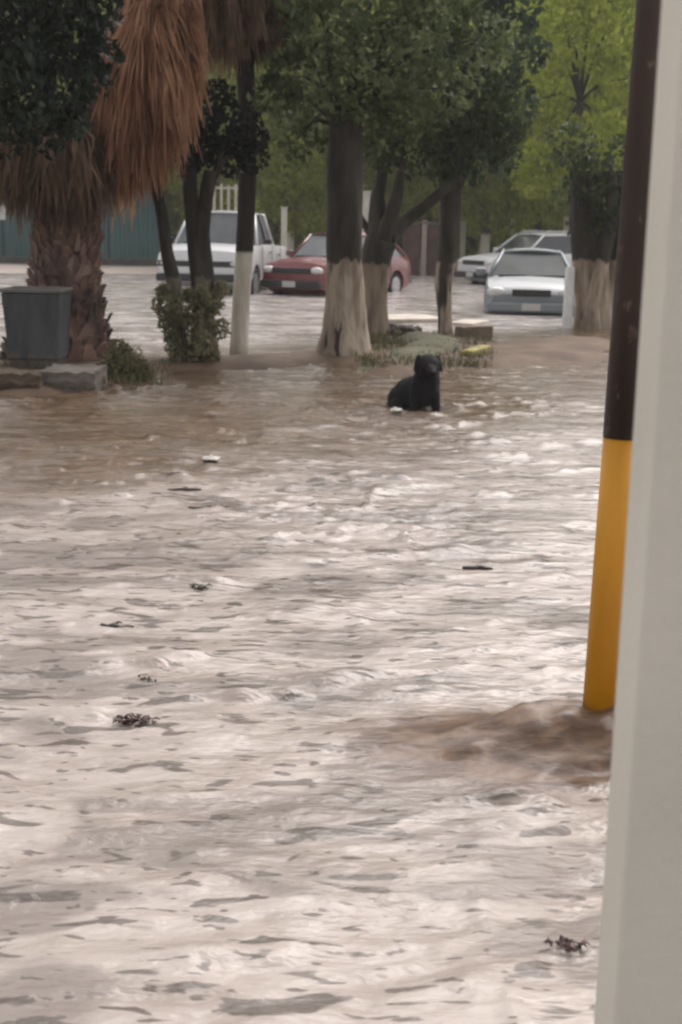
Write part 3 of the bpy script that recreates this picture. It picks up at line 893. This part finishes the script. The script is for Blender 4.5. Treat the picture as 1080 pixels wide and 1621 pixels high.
def vehicle(name, label, cat, loc, rz, L, Wd, paint, top, cabin, roof_h, glass, wheel_r=.31, zb=.20, wb=(.18, .80), under=None, bump_m=None, pickup=False, rails=False, grille_w=.6, light_z=.62, group=None, roof_k=.72, round_k=.10):
    """x runs from the nose (0) to the tail (L); y across; z up from the road.
    top: [(x, z)] upper line of the lower body; cabin: (x_base_front, x_roof_front, x_roof_rear, x_base_rear)"""
    root = empty(name, loc, rz)
    tag(root, label, cat, group)
    def topz(x):
        for i in range(len(top) - 1):
            if top[i][0] <= x <= top[i + 1][0]:
                t = (x - top[i][0]) / (top[i + 1][0] - top[i][0])
                return top[i][1] + (top[i + 1][1] - top[i][1]) * t
        return top[-1][1]
    hw = Wd / 2
    xs_ = sorted(set([0, .03 * L, .07 * L] + [L * k / 14 for k in range(1, 14)] + [.97 * L, L] + [t[0] for t in top]))
    mb = MB(); rings = []
    for x in xs_:
        e = min(x, L - x) / L
        nar = 1 - round_k * max(0, 1 - e / .10) ** 2
        w_ = hw * nar
        zt = topz(x)
        lift = .10 * max(0, 1 - e / .05)
        pr = [(0, zb + lift), (w_ * .8, zb + lift), (w_ * .96, zb + .06 + lift), (w_, zb + .22), (w_, zt * .55 + .1), (w_ * .985, zt - .12), (w_ * .93, zt - .025), (w_ * .6, zt + .012), (0, zt + .03)]
        ring = [(x - L / 2, y, z) for (y, z) in pr] + [(x - L / 2, -y, z) for (y, z) in pr[1:-1][::-1]]
        rings.append(ring)
    n = len(rings[0])
    vs = [v for r_ in rings for v in r_]
    fs = []
    for i in range(len(rings) - 1):
        for j in range(n):
            fs.append((i * n + j, i * n + (j + 1) % n, (i + 1) * n + (j + 1) % n, (i + 1) * n + j))
    fs.append(tuple(range(n))[::-1]); fs.append(tuple((len(rings) - 1) * n + j for j in range(n)))
    mb.add(vs, fs)
    body = mb.build('body', paint, root, smooth=True)
    # wheel arches: cut with a short-lived drum
    cut = MB()
    wxs = [L * wb[0] - L / 2, L * wb[1] - L / 2]
    for wx_ in wxs:
        for sgn in (-1, 1):
            cut.lathe([(wheel_r + .06, sgn * (hw - .26)), (wheel_r + .06, sgn * (hw + .2))][::sgn], n=28, c=(wx_, 0, wheel_r), axis='y')
    cobj = cut.build('cutter', trim_m, root, smooth=True)
    cobj.data.polygons.foreach_set('use_smooth', [False] * len(cobj.data.polygons))
    md = body.modifiers.new('arch', 'BOOLEAN'); md.operation = 'DIFFERENCE'; md.object = cobj; md.solver = 'EXACT'
    bpy.context.view_layer.update()
    dg = bpy.context.evaluated_depsgraph_get()
    newm = bpy.data.meshes.new_from_object(body.evaluated_get(dg))
    body.modifiers.clear(); body.data = newm
    bpy.data.objects.remove(cobj)
    try: newm.set_sharp_from_angle(angle=R(38))
    except Exception: pass
    # cabin: glass shell, roof, pillars
    xf, rf, rr, xr = [c_ - L / 2 for c_ in cabin]
    zf, zr = topz(cabin[0]) + .0, topz(cabin[3]) + .0
    yb, yt = hw * .90, hw * roof_k
    def cab(inset):
        A = [(xf, yb - inset, zf - .02), (xr, yb - inset, zr - .02), (rr, yt - inset, roof_h - .02), (rf, yt - inset, roof_h - .02)]
        return A + [(x, -y, z) for (x, y, z) in A]
    v = cab(.012)
    MB().add(v, [(0, 1, 2, 3), (7, 6, 5, 4), (0, 3, 7, 4), (1, 5, 6, 2), (3, 2, 6, 7), (0, 4, 5, 1)]).build('window_glass', glass, root, bevel=.02)
    mb = MB()
    nx_ = 7; ny_ = 6; k0 = 0; vs = []; fs = []
    for i in range(nx_):
        for j in range(ny_):
            x = rf - .03 + (rr - rf + .06) * i / (nx_ - 1); t = j / (ny_ - 1) * 2 - 1
            y = t * (yt + .015)
            vs.append((x, y, roof_h + .05 * (1 - t * t) * 1.0 + .02 * math.sin(math.pi * i / (nx_ - 1)) - .012))
    for i in range(nx_ - 1):
        for j in range(ny_ - 1):
            fs.append((i * ny_ + j, (i + 1) * ny_ + j, (i + 1) * ny_ + j + 1, i * ny_ + j + 1))
    mb.add(vs, fs)
    ro = mb.build('roof', paint, root, smooth=True)
    so = ro.modifiers.new('t', 'SOLIDIFY'); so.thickness = .045; so.offset = -1
    V = [Vector(p) for p in cab(-.006)]
    for q in (0, 4):
        s_in = -1 if q == 0 else 1
        for (a_, b2_, r_) in [(q, q + 3, .032), (q + 1, q + 2, .045)]:
            MB().tube([V[a_], V[b2_]], r_, n=8).build('pillar', paint, root, smooth=True)
        mid_b = V[q].lerp(V[q + 1], .52); mid_t = V[q + 3].lerp(V[q + 2], .47)
        MB().tube([mid_b, mid_t], .03, n=8).build('pillar', paint if not pickup else trim_m, root, smooth=True)
    # front
    zt0 = topz(.05 * L)
    gx = -L / 2
    MB().box((gx + .01, 0, light_z), (.05, Wd * grille_w, .13)).build('grille', trim_m, root, bevel=.015)
    for sgn in (-1, 1):
        hl = MB().ball((gx + .055, sgn * hw * .74, light_z + .01), (.09, hw * .20, .085), 12, 8).build('headlight', lamp_m, root, smooth=True)
        MB().box((cabin[0] - L / 2 + .22, sgn * (hw + .09), zf + .07), (.09, .19, .13)).build('mirror', paint if not pickup else trim_m, root, bevel=.03)
        MB().ball((L / 2 - .03, sgn * hw * .8, topz(L) - .18), (.05, hw * .12, .10), 10, 6).build('tail_light', mat('tail_red', (.25, .01, .01), rough=.3), root, smooth=True)
        # door seams and handle
        for fx in (.30, .52, .72):
            xx = -L / 2 + L * fx
            MB().box((xx, sgn * (hw + .001), (zb + .3 + topz(L * fx) - .1) / 2 + .02), (.012, .008, topz(L * fx) - zb - .30)).build('door_seam', trim_m, root)
        for fx in (.47, .67):
            MB().box((-L / 2 + L * fx, sgn * (hw + .008), topz(L * fx) - .20), (.16, .03, .03)).build('door_handle', trim_m, root, bevel=.008)
    MB().box((gx - .03, 0, zb + .20), (.14, Wd * .93, .17)).build('bumper', bump_m or paint, root, bevel=.04, seg=3)
    MB().box((L / 2 + .02, 0, zb + .22), (.12, Wd * .9, .17)).build('bumper', bump_m or paint, root, bevel=.04, seg=3)
    MB().box((gx - .108, 0, zb + .21), (.01, .34, .13)).build('licence_plate', plate_m, root, bevel=.003)
    MB().box((cabin[0] - L / 2 - .03, 0, zf + .022), (.10, Wd * .72, .03)).build('wiper_cowl', trim_m, root, bevel=.01)
    for wx_ in wxs:
        for sgn in (-1, 1):
            wl = empty('wheel', (wx_, sgn * (hw - .13), wheel_r)); wl.parent = root
            MB().lathe([(wheel_r * .62, -.10), (wheel_r * .93, -.105), (wheel_r, -.07), (wheel_r, .07), (wheel_r * .93, .105), (wheel_r * .62, .10)], n=28, axis='y').build('tyre', tyre_m, wl, smooth=True)
            r_ = MB().lathe([(wheel_r * .60, -.112), (wheel_r * .66, -.10), (wheel_r * .66, .10), (wheel_r * .60, .112)], n=24, axis='y')
            for q in range(5):
                a_ = q * 2 * math.pi / 5
                r_.box((math.cos(a_) * wheel_r * .35, sgn * .118, math.sin(a_) * wheel_r * .35), (.05, .015, .05))
            r_.build('rim', rim_m, wl)
    if rails:
        for sgn in (-1, 1):
            MB().tube([(rf + .1, sgn * yt * .93, roof_h + .03), (rf + .2, sgn * yt * .93, roof_h + .085), (rr - .2, sgn * yt * .93, roof_h + .085), (rr - .1, sgn * yt * .93, roof_h + .03)], .018, n=8).build('roof_rail', chrome, root, smooth=True)
    return root

def car_paint(name, c):
    return mat(name, c, tuple(x * .92 for x in c), rough=.35, scale=3, coat=.6)
def put(px, py, back):
    """road point below the nose, pushed back along the heading by half a length"""
    g_ = ground(px, py); return g_

silver = mat('silver_paint', (.19, .215, .23), (.17, .195, .21), rough=.4, scale=3, coat=.25)
Lc = 4.1
g_ = ground(843, 499)
vehicle('silver_car', 'silver grey hatchback facing the viewer in the water, nearest vehicle on the right', 'car',
        (g_.x + .22, g_.y + Lc / 2, -.26), R(90 - 7), Lc, 1.76, silver,
        [(0, .62), (.12, .74), (.5, .84), (1.05, .93), (3.3, .98), (4.0, .95), (4.1, .80)], (1.02, 1.72, 3.35, 3.95), 1.38, mat('windscreen', (0.04, 0.05, 0.05), (.10, .115, .115), rough=.3, spec=.08, scale=.9), light_z=.66, grille_w=.40, roof_k=.63, round_k=.17)

whit = car_paint('white_paint', (.62, .63, .64))
Lp = 5.2
g_ = ground(322, 466)
pk = vehicle('white_pickup', 'big white pickup with dark grille facing the viewer behind the slim dark stems', 'pickup',
        (g_.x + .30, g_.y + Lp / 2, -.2), R(90 - 8), Lp, 2.14, whit,
        [(0, .95), (.1, 1.13), (.6, 1.22), (1.5, 1.28), (3.2, 1.30), (3.25, 1.22), (5.1, 1.22), (5.2, 1.18)], (1.45, 2.05, 3.0, 3.35), 1.98, glass_l,
        wheel_r=.40, zb=.36, bump_m=trim_m, pickup=True, grille_w=.9, light_z=.86)

redp = car_paint('red_paint', (.15, .014, .018))
Lr = 4.3
g_ = ground(512, 470)
hd_ = R(60)   # body axis from nose to tail, measured from +x
ax = Vector((math.cos(hd_), math.sin(hd_), 0)); lt_ = Vector((-math.sin(hd_), math.cos(hd_), 0))
cc = Vector((g_.x, g_.y, 0)) + ax * Lr / 2 + lt_ * .84
vehicle('red_car', 'dark red saloon standing between the white pickup and the thickest tree', 'car',
        (cc.x, cc.y, -.16), hd_, Lr, 1.70, redp,
        [(0, .72), (.12, .86), (.6, .93), (1.3, .99), (3.6, 1.02), (4.2, 1.0), (4.3, .85)], (1.2, 1.85, 3.3, 4.0), 1.50, glass_l, wheel_r=.31, bump_m=trim_m, grille_w=.6, light_z=.70)

Ls = 4.7
g_ = ground(748, 450)
hd_ = R(28)
ax = Vector((math.cos(hd_), math.sin(hd_), 0))
cc = Vector((g_.x, g_.y, 0)) + ax * Ls / 2
vehicle('white_estate_car', 'white estate car with dark windows and roof rails half hidden behind the silver hatchback', 'car',
        (cc.x, cc.y, -.2), hd_, Ls, 1.80, whit,
        [(0, .80), (.15, .95), (.7, 1.02), (1.3, 1.08), (4.2, 1.12), (4.6, 1.08), (4.7, .9)], (1.2, 1.9, 4.1, 4.5), 1.60, glass_m, wheel_r=.36, zb=.26, bump_m=trim_m, rails=True, light_z=.80)

# ------------------------------------------------------------------ background fence, wall, gate, posts
teal = mat('teal_sheet', (0.035, 0.085, 0.085), (0.055, 0.115, 0.115), rough=.6, scale=.6, bump=.1)
a = at(-160, 412, 47); b_ = at(256, 412, 47)
fz = at(200, 300, 47).z
fence = empty('teal_fence', ((a.x + b_.x) / 2, 47, 0))
wid_ = b_.x - a.x
npan = 5
for i in range(npan):
    xx = -wid_ / 2 + wid_ * (i + .5) / npan
    mb = MB()
    k = 22; w0 = wid_ / npan - .06
    vs = []; fs = []
    for j in range(k + 1):
        x = xx - w0 / 2 + w0 * j / k; y = .02 * (1 if j % 2 else -1)
        vs += [(x, y, .28), (x, y, fz), (x, y + .012, .28), (x, y + .012, fz)]
    for j in range(k):
        q = j * 4
        fs += [(q, q + 4, q + 5, q + 1), (q + 2, q + 3, q + 7, q + 6), (q + 1, q + 5, q + 7, q + 3), (q, q + 2, q + 6, q + 4)]
    mb.add(vs, fs); mb.build('sheet_panel', teal, fence)
for i in range(npan + 1):
    MB().box((-wid_ / 2 + wid_ * i / npan, .08, fz / 2), (.09, .09, fz)).build('fence_post', trim_m, fence, bevel=.008)
MB().box((0, .05, .14), (wid_, .16, .27)).build('plinth', mat('dark_plinth', (.05, .05, .045), (.09, .085, .075), scale=3), fence, bevel=.01)
tag(fence, 'tall teal sheet metal fence behind the palm trunk', 'fence')

brownm = mat('brown_wall', (0.06, 0.035, 0.028), (0.10, 0.06, 0.05), rough=.8, scale=4, bump=.5)
w1 = at(630, 408, 44); w2 = at(722, 408, 44); tz = at(680, 366, 44).z
bw = empty('brown_wall', ((w1.x + w2.x) / 2, 44, 0)); ww = w2.x - w1.x
MB().box((-ww * .28, 0, tz / 2), (ww * .30, .2, tz + .4)).build('panel', brownm, bw, bevel=.01)
MB().box((ww * .25, 0, tz / 2), (ww * .50, .2, tz + .4)).build('panel', brownm, bw, bevel=.01)
MB().box((-ww * .06, -.02, tz / 2 + .05), (.16, .26, tz + .6)).build('post', mat('pink_post', (.30, .22, .20), (.36, .28, .26), scale=5), bw, bevel=.01)
MB().box((0, -.0, tz + .26), (ww * 1.04, .3, .06)).build('coping', mat('coping', (.12, .12, .09), (.17, .17, .13), scale=5), bw, bevel=.01)
tag(bw, 'low dark brown wall with a pink post behind the red saloon', 'wall')

cream = mat('cream_paint', (.42, .40, .33), (.55, .52, .45), scale=5, rough=.7)
# white barred gate behind the pickup
gt = empty('barred_gate', (at(362, 330, 41).x, 41, 0))
gz = at(362, 284, 41).z
wg = 1.3
for i in range(7):
    MB().box((-wg / 2 + wg * i / 6, 0, gz / 2 - .06), (.07, .05, gz - .14 - .1 * (i % 2))).build('bar', cream, gt, bevel=.008)
for z in (.4, 1.6, gz - .25):
    MB().box((0, .051, z), (wg + .1, .05, .07)).build('rail', cream, gt, bevel=.008)
tag(gt, 'tall cream barred gate rising above the roof of the white pickup', 'gate')
def post(px, ytop, Y_, w_, lab, m=cream, grp='pale posts beyond the vehicles', ybot=None):
    p = at(px, ytop, Y_)
    r_ = empty('pale_post', (p.x, Y_, -.26)); tag(r_, lab, 'post', grp)
    MB().box((0, 0, (p.z + .26) / 2), (w_, w_, p.z + .26)).build('shaft', m, r_, bevel=.012)
    MB().box((0, 0, p.z + .26 + .021), (w_ * 1.3, w_ * 1.3, .04)).build('cap', m, r_, bevel=.012)
post(450, 330, 36, .15, 'short pale green white post standing right of the white pickup')
post(580, 305, 39, .22, 'pale post glimpsed between the thickest tree and the forked tree')
post(812, 348, 50, .13, 'left of the two thin pale posts above the estate car roof')
post(834, 340, 50, .13, 'right of the two thin pale posts above the estate car roof')
post(897, 345, 48, .16, 'pale post beside the stout tree, behind the estate car')
post(734, 352, 50, .18, 'pale post just right of the slim tree with peeling paint')
post(958, 352, 33, .16, 'bright white post between the stout tree and the dark pole')
# short bollard in front of the silver car
p = ground(898, 519)
bo = empty('white_bollard', (p.x, p.y, -.26)); tag(bo, 'short white painted concrete bollard between silver hatchback and stout tree', 'bollard')
hb_ = at(902, 422, p.y).z + .26
MB().lathe([(.095, 0), (.085, .1), (.078, hb_ - .03), (.06, hb_)], n=18).build('shaft', mat('limewash', (.62, .63, .60), (.75, .76, .73), scale=7, bump=.3), bo, smooth=True)
# pale flyer shape at far left: white sign board
sg = at(4, 325, 30)
sb = empty('white_sign', (sg.x, 30, -.26)); tag(sb, 'white board on a thin post at the left edge, partly cut off', 'sign')
MB().box((-.18, 0, sg.z + .26), (.5, .03, .62)).build('board', mat('white_board', (.45, .48, .48), (.52, .55, .55), scale=4), sb, bevel=.01)
MB().lathe([(.03, 0), (.03, sg.z + .2)], n=12, c=(-.2, .035, 0)).build('post', trim_m, sb)

def roughen(o, amt, cuts=5):
    bm = bmesh.new(); bm.from_mesh(o.data)
    bmesh.ops.subdivide_edges(bm, edges=bm.edges[:], cuts=cuts, use_grid_fill=True)
    for v in bm.verts:
        p = v.co * 7
        v.co += Vector((math.sin(p.x * 3 + p.y * 5), math.sin(p.y * 4 + p.z * 6 + 1), math.sin(p.x * 5 + p.y * 3 + 2))) * amt + Vector([random.uniform(-amt, amt) * .6 for _ in range(3)])
    bm.to_mesh(o.data); bm.free()
# ------------------------------------------------------------------ bin, plinth, kerbs
b9 = ground(62, 584, .02); s9 = F / b9.y
bn = empty('litter_bin', (b9.x, b9.y, .04))
binm = bark_mat('bin_grey', (.055, .060, .064), (.09, .097, .102), (.10, .085, .07), (.13, .115, .095), top=.16, edge=.35, streak=(6, 6, 2), patch=.5)
hb2 = 124 / s9; wt2, wb2 = 91 / s9 / 2, 74 / s9 / 2
def frustum(w0, w1, z0, z1, inner=None):
    v = [(-w0, -w0, z0), (w0, -w0, z0), (w0, w0, z0), (-w0, w0, z0), (-w1, -w1, z1), (w1, -w1, z1), (w1, w1, z1), (-w1, w1, z1)]
    f = [(0, 3, 2, 1), (0, 1, 5, 4), (1, 2, 6, 5), (2, 3, 7, 6), (3, 0, 4, 7)]
    if inner:
        wi, zi = inner
        v += [(-wi, -wi, z1), (wi, -wi, z1), (wi, wi, z1), (-wi, wi, z1), (-wi, -wi, zi), (wi, -wi, zi), (wi, wi, zi), (-wi, wi, zi)]
        f += [(4, 5, 9, 8), (5, 6, 10, 9), (6, 7, 11, 10), (7, 4, 8, 11), (8, 9, 13, 12), (9, 10, 14, 13), (10, 11, 15, 14), (11, 8, 12, 15), (12, 13, 14, 15)]
    else:
        f.append((4, 5, 6, 7))
    return v, f
MB().add(*frustum(wb2, wt2, 0, hb2 - .04, (wt2 - .03, .1))).build('body', binm, bn, bevel=.018)
MB().add(*frustum(wt2 + .012, wt2 + .016, hb2 - .038, hb2, (wt2 - .03, hb2 - .039))).build('rim', mat('bin_rim', (.16, .15, .14), (.2, .19, .18), scale=5), bn, bevel=.008)
tag(bn, 'dark grey square planter shaped bin, wider at the top, in front of the palm trunk', 'bin')
conc = mat('concrete', (.10, .085, .07), (.19, .165, .14), rough=.75, scale=4, bump=.4)
g_ = ground(105, 621); s_g = F / g_.y
mb = MB().box((0, .35, .06), (92 / s_g, .7, .24)); o = mb.build('concrete_slab', conc, None, (g_.x, g_.y, 0), bevel=.012)
roughen(o, .010)
tag(o, 'low grey concrete slab beside the planter bin, just above the water', 'slab')
g_ = ground(18, 622)
o = MB().box((0, .2, .06), (90 / s_g, .4, .22)).build('kerb_block', mat('kerb_brown', (.07, .05, .033), (.12, .09, .06), scale=5, bump=.5), None, (g_.x, g_.y, 0), bevel=.02)
roughen(o, .014)
tag(o, 'dark brown kerb block at the left edge below the bin', 'kerb')
# pale kerbs of the verge
kerbm = mat('kerb_pale', (.38, .33, .27), (.54, .48, .41), rough=.7, scale=4, bump=.4)
def kerb(name, lab, A, B2, w_, h_, m, cat='kerb', top=.08):
    d = (B2 - A); ang = math.atan2(d.y, d.x); mdp = (A + B2) / 2
    o = MB().box((0, 0, 0), (d.length, w_, h_)).build(name, m, None, (mdp.x, mdp.y, top - h_ / 2), bevel=.02)
    o.rotation_euler.z = ang
    return tag(o, lab, cat, None)
kerb('kerb', 'long pale kerb behind the verge, between forked tree and slim tree', ground(592, 508), ground(690, 507), 1.1, .3, kerbm, top=.07)
kerb('kerb', 'pale kerb running right from the slim tree towards the silver hatchback', ground(722, 512), ground(762, 514), .9, .3, kerbm, top=.05)
kerb('kerb', 'stub of brown kerb at the back corner of the verge', ground(725, 532), ground(775, 530), .18, .3, mat('kerb_mud', (.10, .07, .05), (.15, .11, .08), scale=6, bump=.4), top=.14)
kerb('yellow_kerb', 'short kerb end with worn yellow paint at the tip of the verge', ground(738, 575), ground(768, 565), .16, .3, mat('kerb_yellow', (.16, .13, .05), (.44, .39, .12), scale=11, bump=.3), top=.15)
# rubble
rb = mat('rubble', (.035, .03, .025), (.12, .10, .085), scale=9, bump=.7)
for i, (px, py, r_) in enumerate([(606, 526, .10), (620, 530, .12), (636, 529, .09), (648, 533, .12), (661, 531, .08), (612, 534, .07), (629, 537, .07)]):
    g_ = ground(px, py)
    mb = MB().ball((0, 0, 0), (r_, r_ * .8, r_ * .7), 9, 6)
    mb.v = [tuple(Vector(v) * (1 + .25 * math.sin(v[0] * 90 + i) * math.cos(v[1] * 70 + v[2] * 60))) for v in mb.v]
    o = mb.build('rubble_stone', rb, None, (g_.x, g_.y, .08))
    tag(o, 'dark rubble stone in the little heap behind the verge', 'stone', 'rubble heap by the forked tree')

# ------------------------------------------------------------------ the dog
DG = ground(672, 651)
dog = empty('dog', (DG.x, DG.y, -.02))
tag(dog, 'black dog sitting upright in the floodwater, facing the viewer', 'dog')
mb = MB()
def cap(a, b_, r0, r1, n=7):
    a, b_ = Vector(a), Vector(b_)
    for i in range(n):
        t = i / (n - 1)
        mb.ball(a.lerp(b_, t), r0 + (r1 - r0) * t, 14, 9)
mb.ball((.018, -.04, .432), (.092, .095, .085))                 # skull
mb.ball((.018, -.07, .405), (.078, .08, .07))                   # cheeks
cap((.03, -.12, .398), (.048, -.195, .380), .052, .037)          # muzzle
cap((.018, -.02, .42), (.008, .03, .26), .090, .118)               # neck
mb.ball((-.002, .03, .225), (.122, .115, .145))                     # chest
cap((.0, .05, .22), (-.12, .26, .15), .125, .135)                # back
mb.ball((-.16, .32, .08), (.145, .15, .15))                      # rump
cap((-.20, .20, .04), (-.17, .06, -.12), .085, .045)             # near thigh
cap((-.02, .36, .04), (.05, .22, -.12), .085, .045)
cap((.075, .0, .20), (.098, -.01, .06), .050, .036); cap((.098, -.01, .06), (.108, -.03, -.20), .036, .030)   # forelegs
cap((-.07, .0, .20), (-.075, -.01, .06), .055, .040); cap((-.075, -.01, .06), (-.078, -.03, -.20), .040, .032)
cap((-.22, .40, .0), (-.26, .46, -.08), .035, .018)             # tail
for sx in (-1, 1):                                               # hanging ears
    cap((.018 + sx * .080, -.03, .488), (.018 + sx * .112, -.055, .395), .024, .014, 6)
body = mb.build('body', mat('black_fur', (.005, .004, .005), (.009, .008, .009), rough=.8, scale=30, bump=.6, bscale=90, stretch=(1, 1, .4), spec=.25), dog)
rm = body.modifiers.new('r', 'REMESH'); rm.mode = 'VOXEL'; rm.voxel_size = .009; rm.use_smooth_shade = True
sm = body.modifiers.new('s', 'SMOOTH'); sm.iterations = 5; sm.factor = .6
bpy.context.view_layer.update()
fm = bpy.data.meshes.new_from_object(body.evaluated_get(bpy.context.evaluated_depsgraph_get()))
body.modifiers.clear(); body.data = fm
fm.polygons.foreach_set('use_smooth', [True] * len(fm.polygons))
fco, ffq = [], []
for pl in fm.polygons:
    if random.random() > .75: continue
    c0, nn = Vector(pl.center), Vector(pl.normal)
    if c0.z < -.05: continue
    face = (c0 - Vector((.03, -.19, .40))).length < .09
    Lh = (.008 if face else random.uniform(.018, .042))
    d = (nn * .55 + Vector((random.uniform(-.35, .35), random.uniform(-.2, .3), -.9))).normalized()
    t = d.cross(nn).normalized() * (.0022 if face else .0035)
    k = len(fco)
    fco += [c0 - t, c0 + t, c0 + d * Lh + t * .2, c0 + d * Lh - t * .2]; ffq.append((k, k + 1, k + 2, k + 3))
np_mesh('fur', np.array([tuple(v) for v in fco]), np.array(ffq), mat('wet_fur', (.005, .0045, .005), (.012, .010, .010), rough=.55, scale=40, spec=.25), dog)
MB().ball((.050, -.233, .388), (.017, .012, .012), 10, 7).build('nose', mat('dog_nose', (.02, .018, .018), rough=.25), dog, smooth=True)
for sx in (-1, 1):
    MB().ball((.026 + sx * .036, -.130, .440), (.010, .007, .010), 10, 7).build('eye', mat('dog_eye', (.03, .015, .006), rough=.1), dog, smooth=True)

# ------------------------------------------------------------------ flotsam
def water_z(x, y):
    i = min(max(int(np.searchsorted(xs, x)), 1), nx - 1); j = min(max(int(np.searchsorted(ys, y)), 1), ny - 1)
    return float(Z[j, i])
def litter(lab, px, py, size, col):
    """crumpled sheet of plastic half afloat"""
    g_ = ground(px, py); k = 9; vs = []; fs = []
    for i in range(k):
        for j in range(k):
            u, v = i / (k - 1) - .5, j / (k - 1) - .5
            edge = 1 - .35 * random.random() * (max(abs(u), abs(v)) > .4)
            vs.append((u * size * edge, v * size * .8 * edge, .010 + .03 * abs(math.sin(u * 9 + v * 5 + px)) * (1 - 2 * max(abs(u), abs(v))) + random.uniform(0, .012)))
    for i in range(k - 1):
        for j in range(k - 1):
            fs.append((i * k + j, (i + 1) * k + j, (i + 1) * k + j + 1, i * k + j + 1))
    o = MB().add(vs, fs).build('floating_litter', mat('plastic_scrap', tuple(c * .85 for c in col), col, scale=20, rough=.4), None, (g_.x, g_.y, water_z(g_.x, g_.y) + .004))
    so = o.modifiers.new('t', 'SOLIDIFY'); so.thickness = .003
    tag(o, lab, 'litter')
def leaves(lab, px, py, size, col, n=26, name='leaf_clump', cat='debris', stretch=1.0, rz=0.):
    """a raft of soaked leaves and stalks"""
    g_ = ground(px, py); mb = MB()
    for i in range(n):
        a = random.uniform(0, 6.28); q = random.random() ** .7 * size / 2
        c = Vector((math.cos(a) * q * stretch, math.sin(a) * q * .6, random.uniform(-.006, .006)))
        b_ = random.uniform(0, 6.28); l = size * random.uniform(.10, .22); w = l * .5
        d = Vector((math.cos(b_), math.sin(b_) * .6, random.uniform(-.05, .12))); t = Vector((-math.sin(b_), math.cos(b_), random.uniform(-.12, .12)))
        up = Vector((0, 0, .008))
        mb.add([c - d * l, c - t * w + up, c + d * l, c + t * w + up, c - d * l - up * .3, c - t * w + up * .6, c + d * l - up * .3, c + t * w + up * .6],
               [(0, 1, 2, 3), (7, 6, 5, 4), (0, 4, 5, 1), (1, 5, 6, 2), (2, 6, 7, 3), (3, 7, 4, 0)])
    o = mb.build(name, mat('soaked_leaf', tuple(c * .6 for c in col), col, scale=25, rough=.4), None, (g_.x, g_.y, water_z(g_.x, g_.y) + .002))
    o.rotation_euler.z = rz
    tag(o, lab, cat)
def twig(lab, px, py, L_, r_, col, rz=0., group=None):
    g_ = ground(px, py)
    z0 = water_z(g_.x, g_.y) + .006
    mb = MB()
    P_ = [Vector((-L_ / 2 + L_ * i / 5, random.uniform(-.012, .012), random.uniform(-.006, .006))) for i in range(6)]
    mb.tube(P_, [r_ * .6, r_, r_ * 1.1, r_, r_ * .8, r_ * .3], n=8, wob=.15, seed=int(px))
    mb.tube([P_[2], P_[2] + Vector((L_ * .12, L_ * .10, .01)), P_[2] + Vector((L_ * .22, L_ * .14, .004))], [r_ * .7, r_ * .5, r_ * .25], n=7, seed=int(py))
    o = mb.build('floating_twig', mat('wet_twig', tuple(c * .6 for c in col), col, scale=20, rough=.4), None, (g_.x, g_.y, z0), smooth=True)
    o.rotation_euler.z = rz
    tag(o, lab, 'twig', group)
litter('crumpled off white scrap floating below the earth strip, left of the dog', 334, 733, .13, (.62, .59, .55))
litter('white scrap of foam floating at the left foot of the dog', 627, 657, .12, (.66, .62, .56))
leaves('dark clump of wet leaves floating mid stream on the left', 318, 934, .09, (.08, .07, .05))
leaves('small slanting clump of dark leaves in the left foreground', 232, 1084, .06, (.09, .08, .06), n=14, stretch=1.5, rz=-.6)
leaves('reddish brown raft of leaves awash in the left foreground', 208, 1146, .12, (.08, .042, .036), n=40, stretch=1.3)
leaves('maroon scrap of leaves awash near the foot of the beige wall', 900, 1508, .07, (.12, .07, .065), n=22, stretch=1.4)
twig('dark brown stick drifting left, just below the off white scrap', 292, 776, .20, .012, (.07, .05, .035), rz=.1)
twig('thin dark stick drifting right below the first, nearest the left bank', 330, 806, .22, .008, (.08, .06, .045), rz=.15)
twig('dark stick in the middle of the stream, straight below the dog', 756, 903, .14, .010, (.08, .065, .055), rz=0.)
twig('short stick drifting just left of mid stream with pale water round it', 186, 995, .13, .010, (.08, .065, .055), rz=-.05)

# ------------------------------------------------------------------ rain haze
hz = bpy.data.materials.new('haze'); hz.use_nodes = True
hn = hz.node_tree; hn.nodes.clear()
pv = hn.nodes.new('ShaderNodeVolumePrincipled'); ho = hn.nodes.new('ShaderNodeOutputMaterial')
pv.inputs['Color'].default_value = (.86, .88, .86, 1)
pv.inputs['Density'].default_value = 0.0011
pv.inputs['Anisotropy'].default_value = 0.0
hn.links.new(pv.outputs[0], ho.inputs['Volume'])
o = MB().box((0, 45, 7.6), (110, 110, 17.8)).build('haze', hz)
tag(o, 'thin grey rain haze over the whole street', kind='stuff')
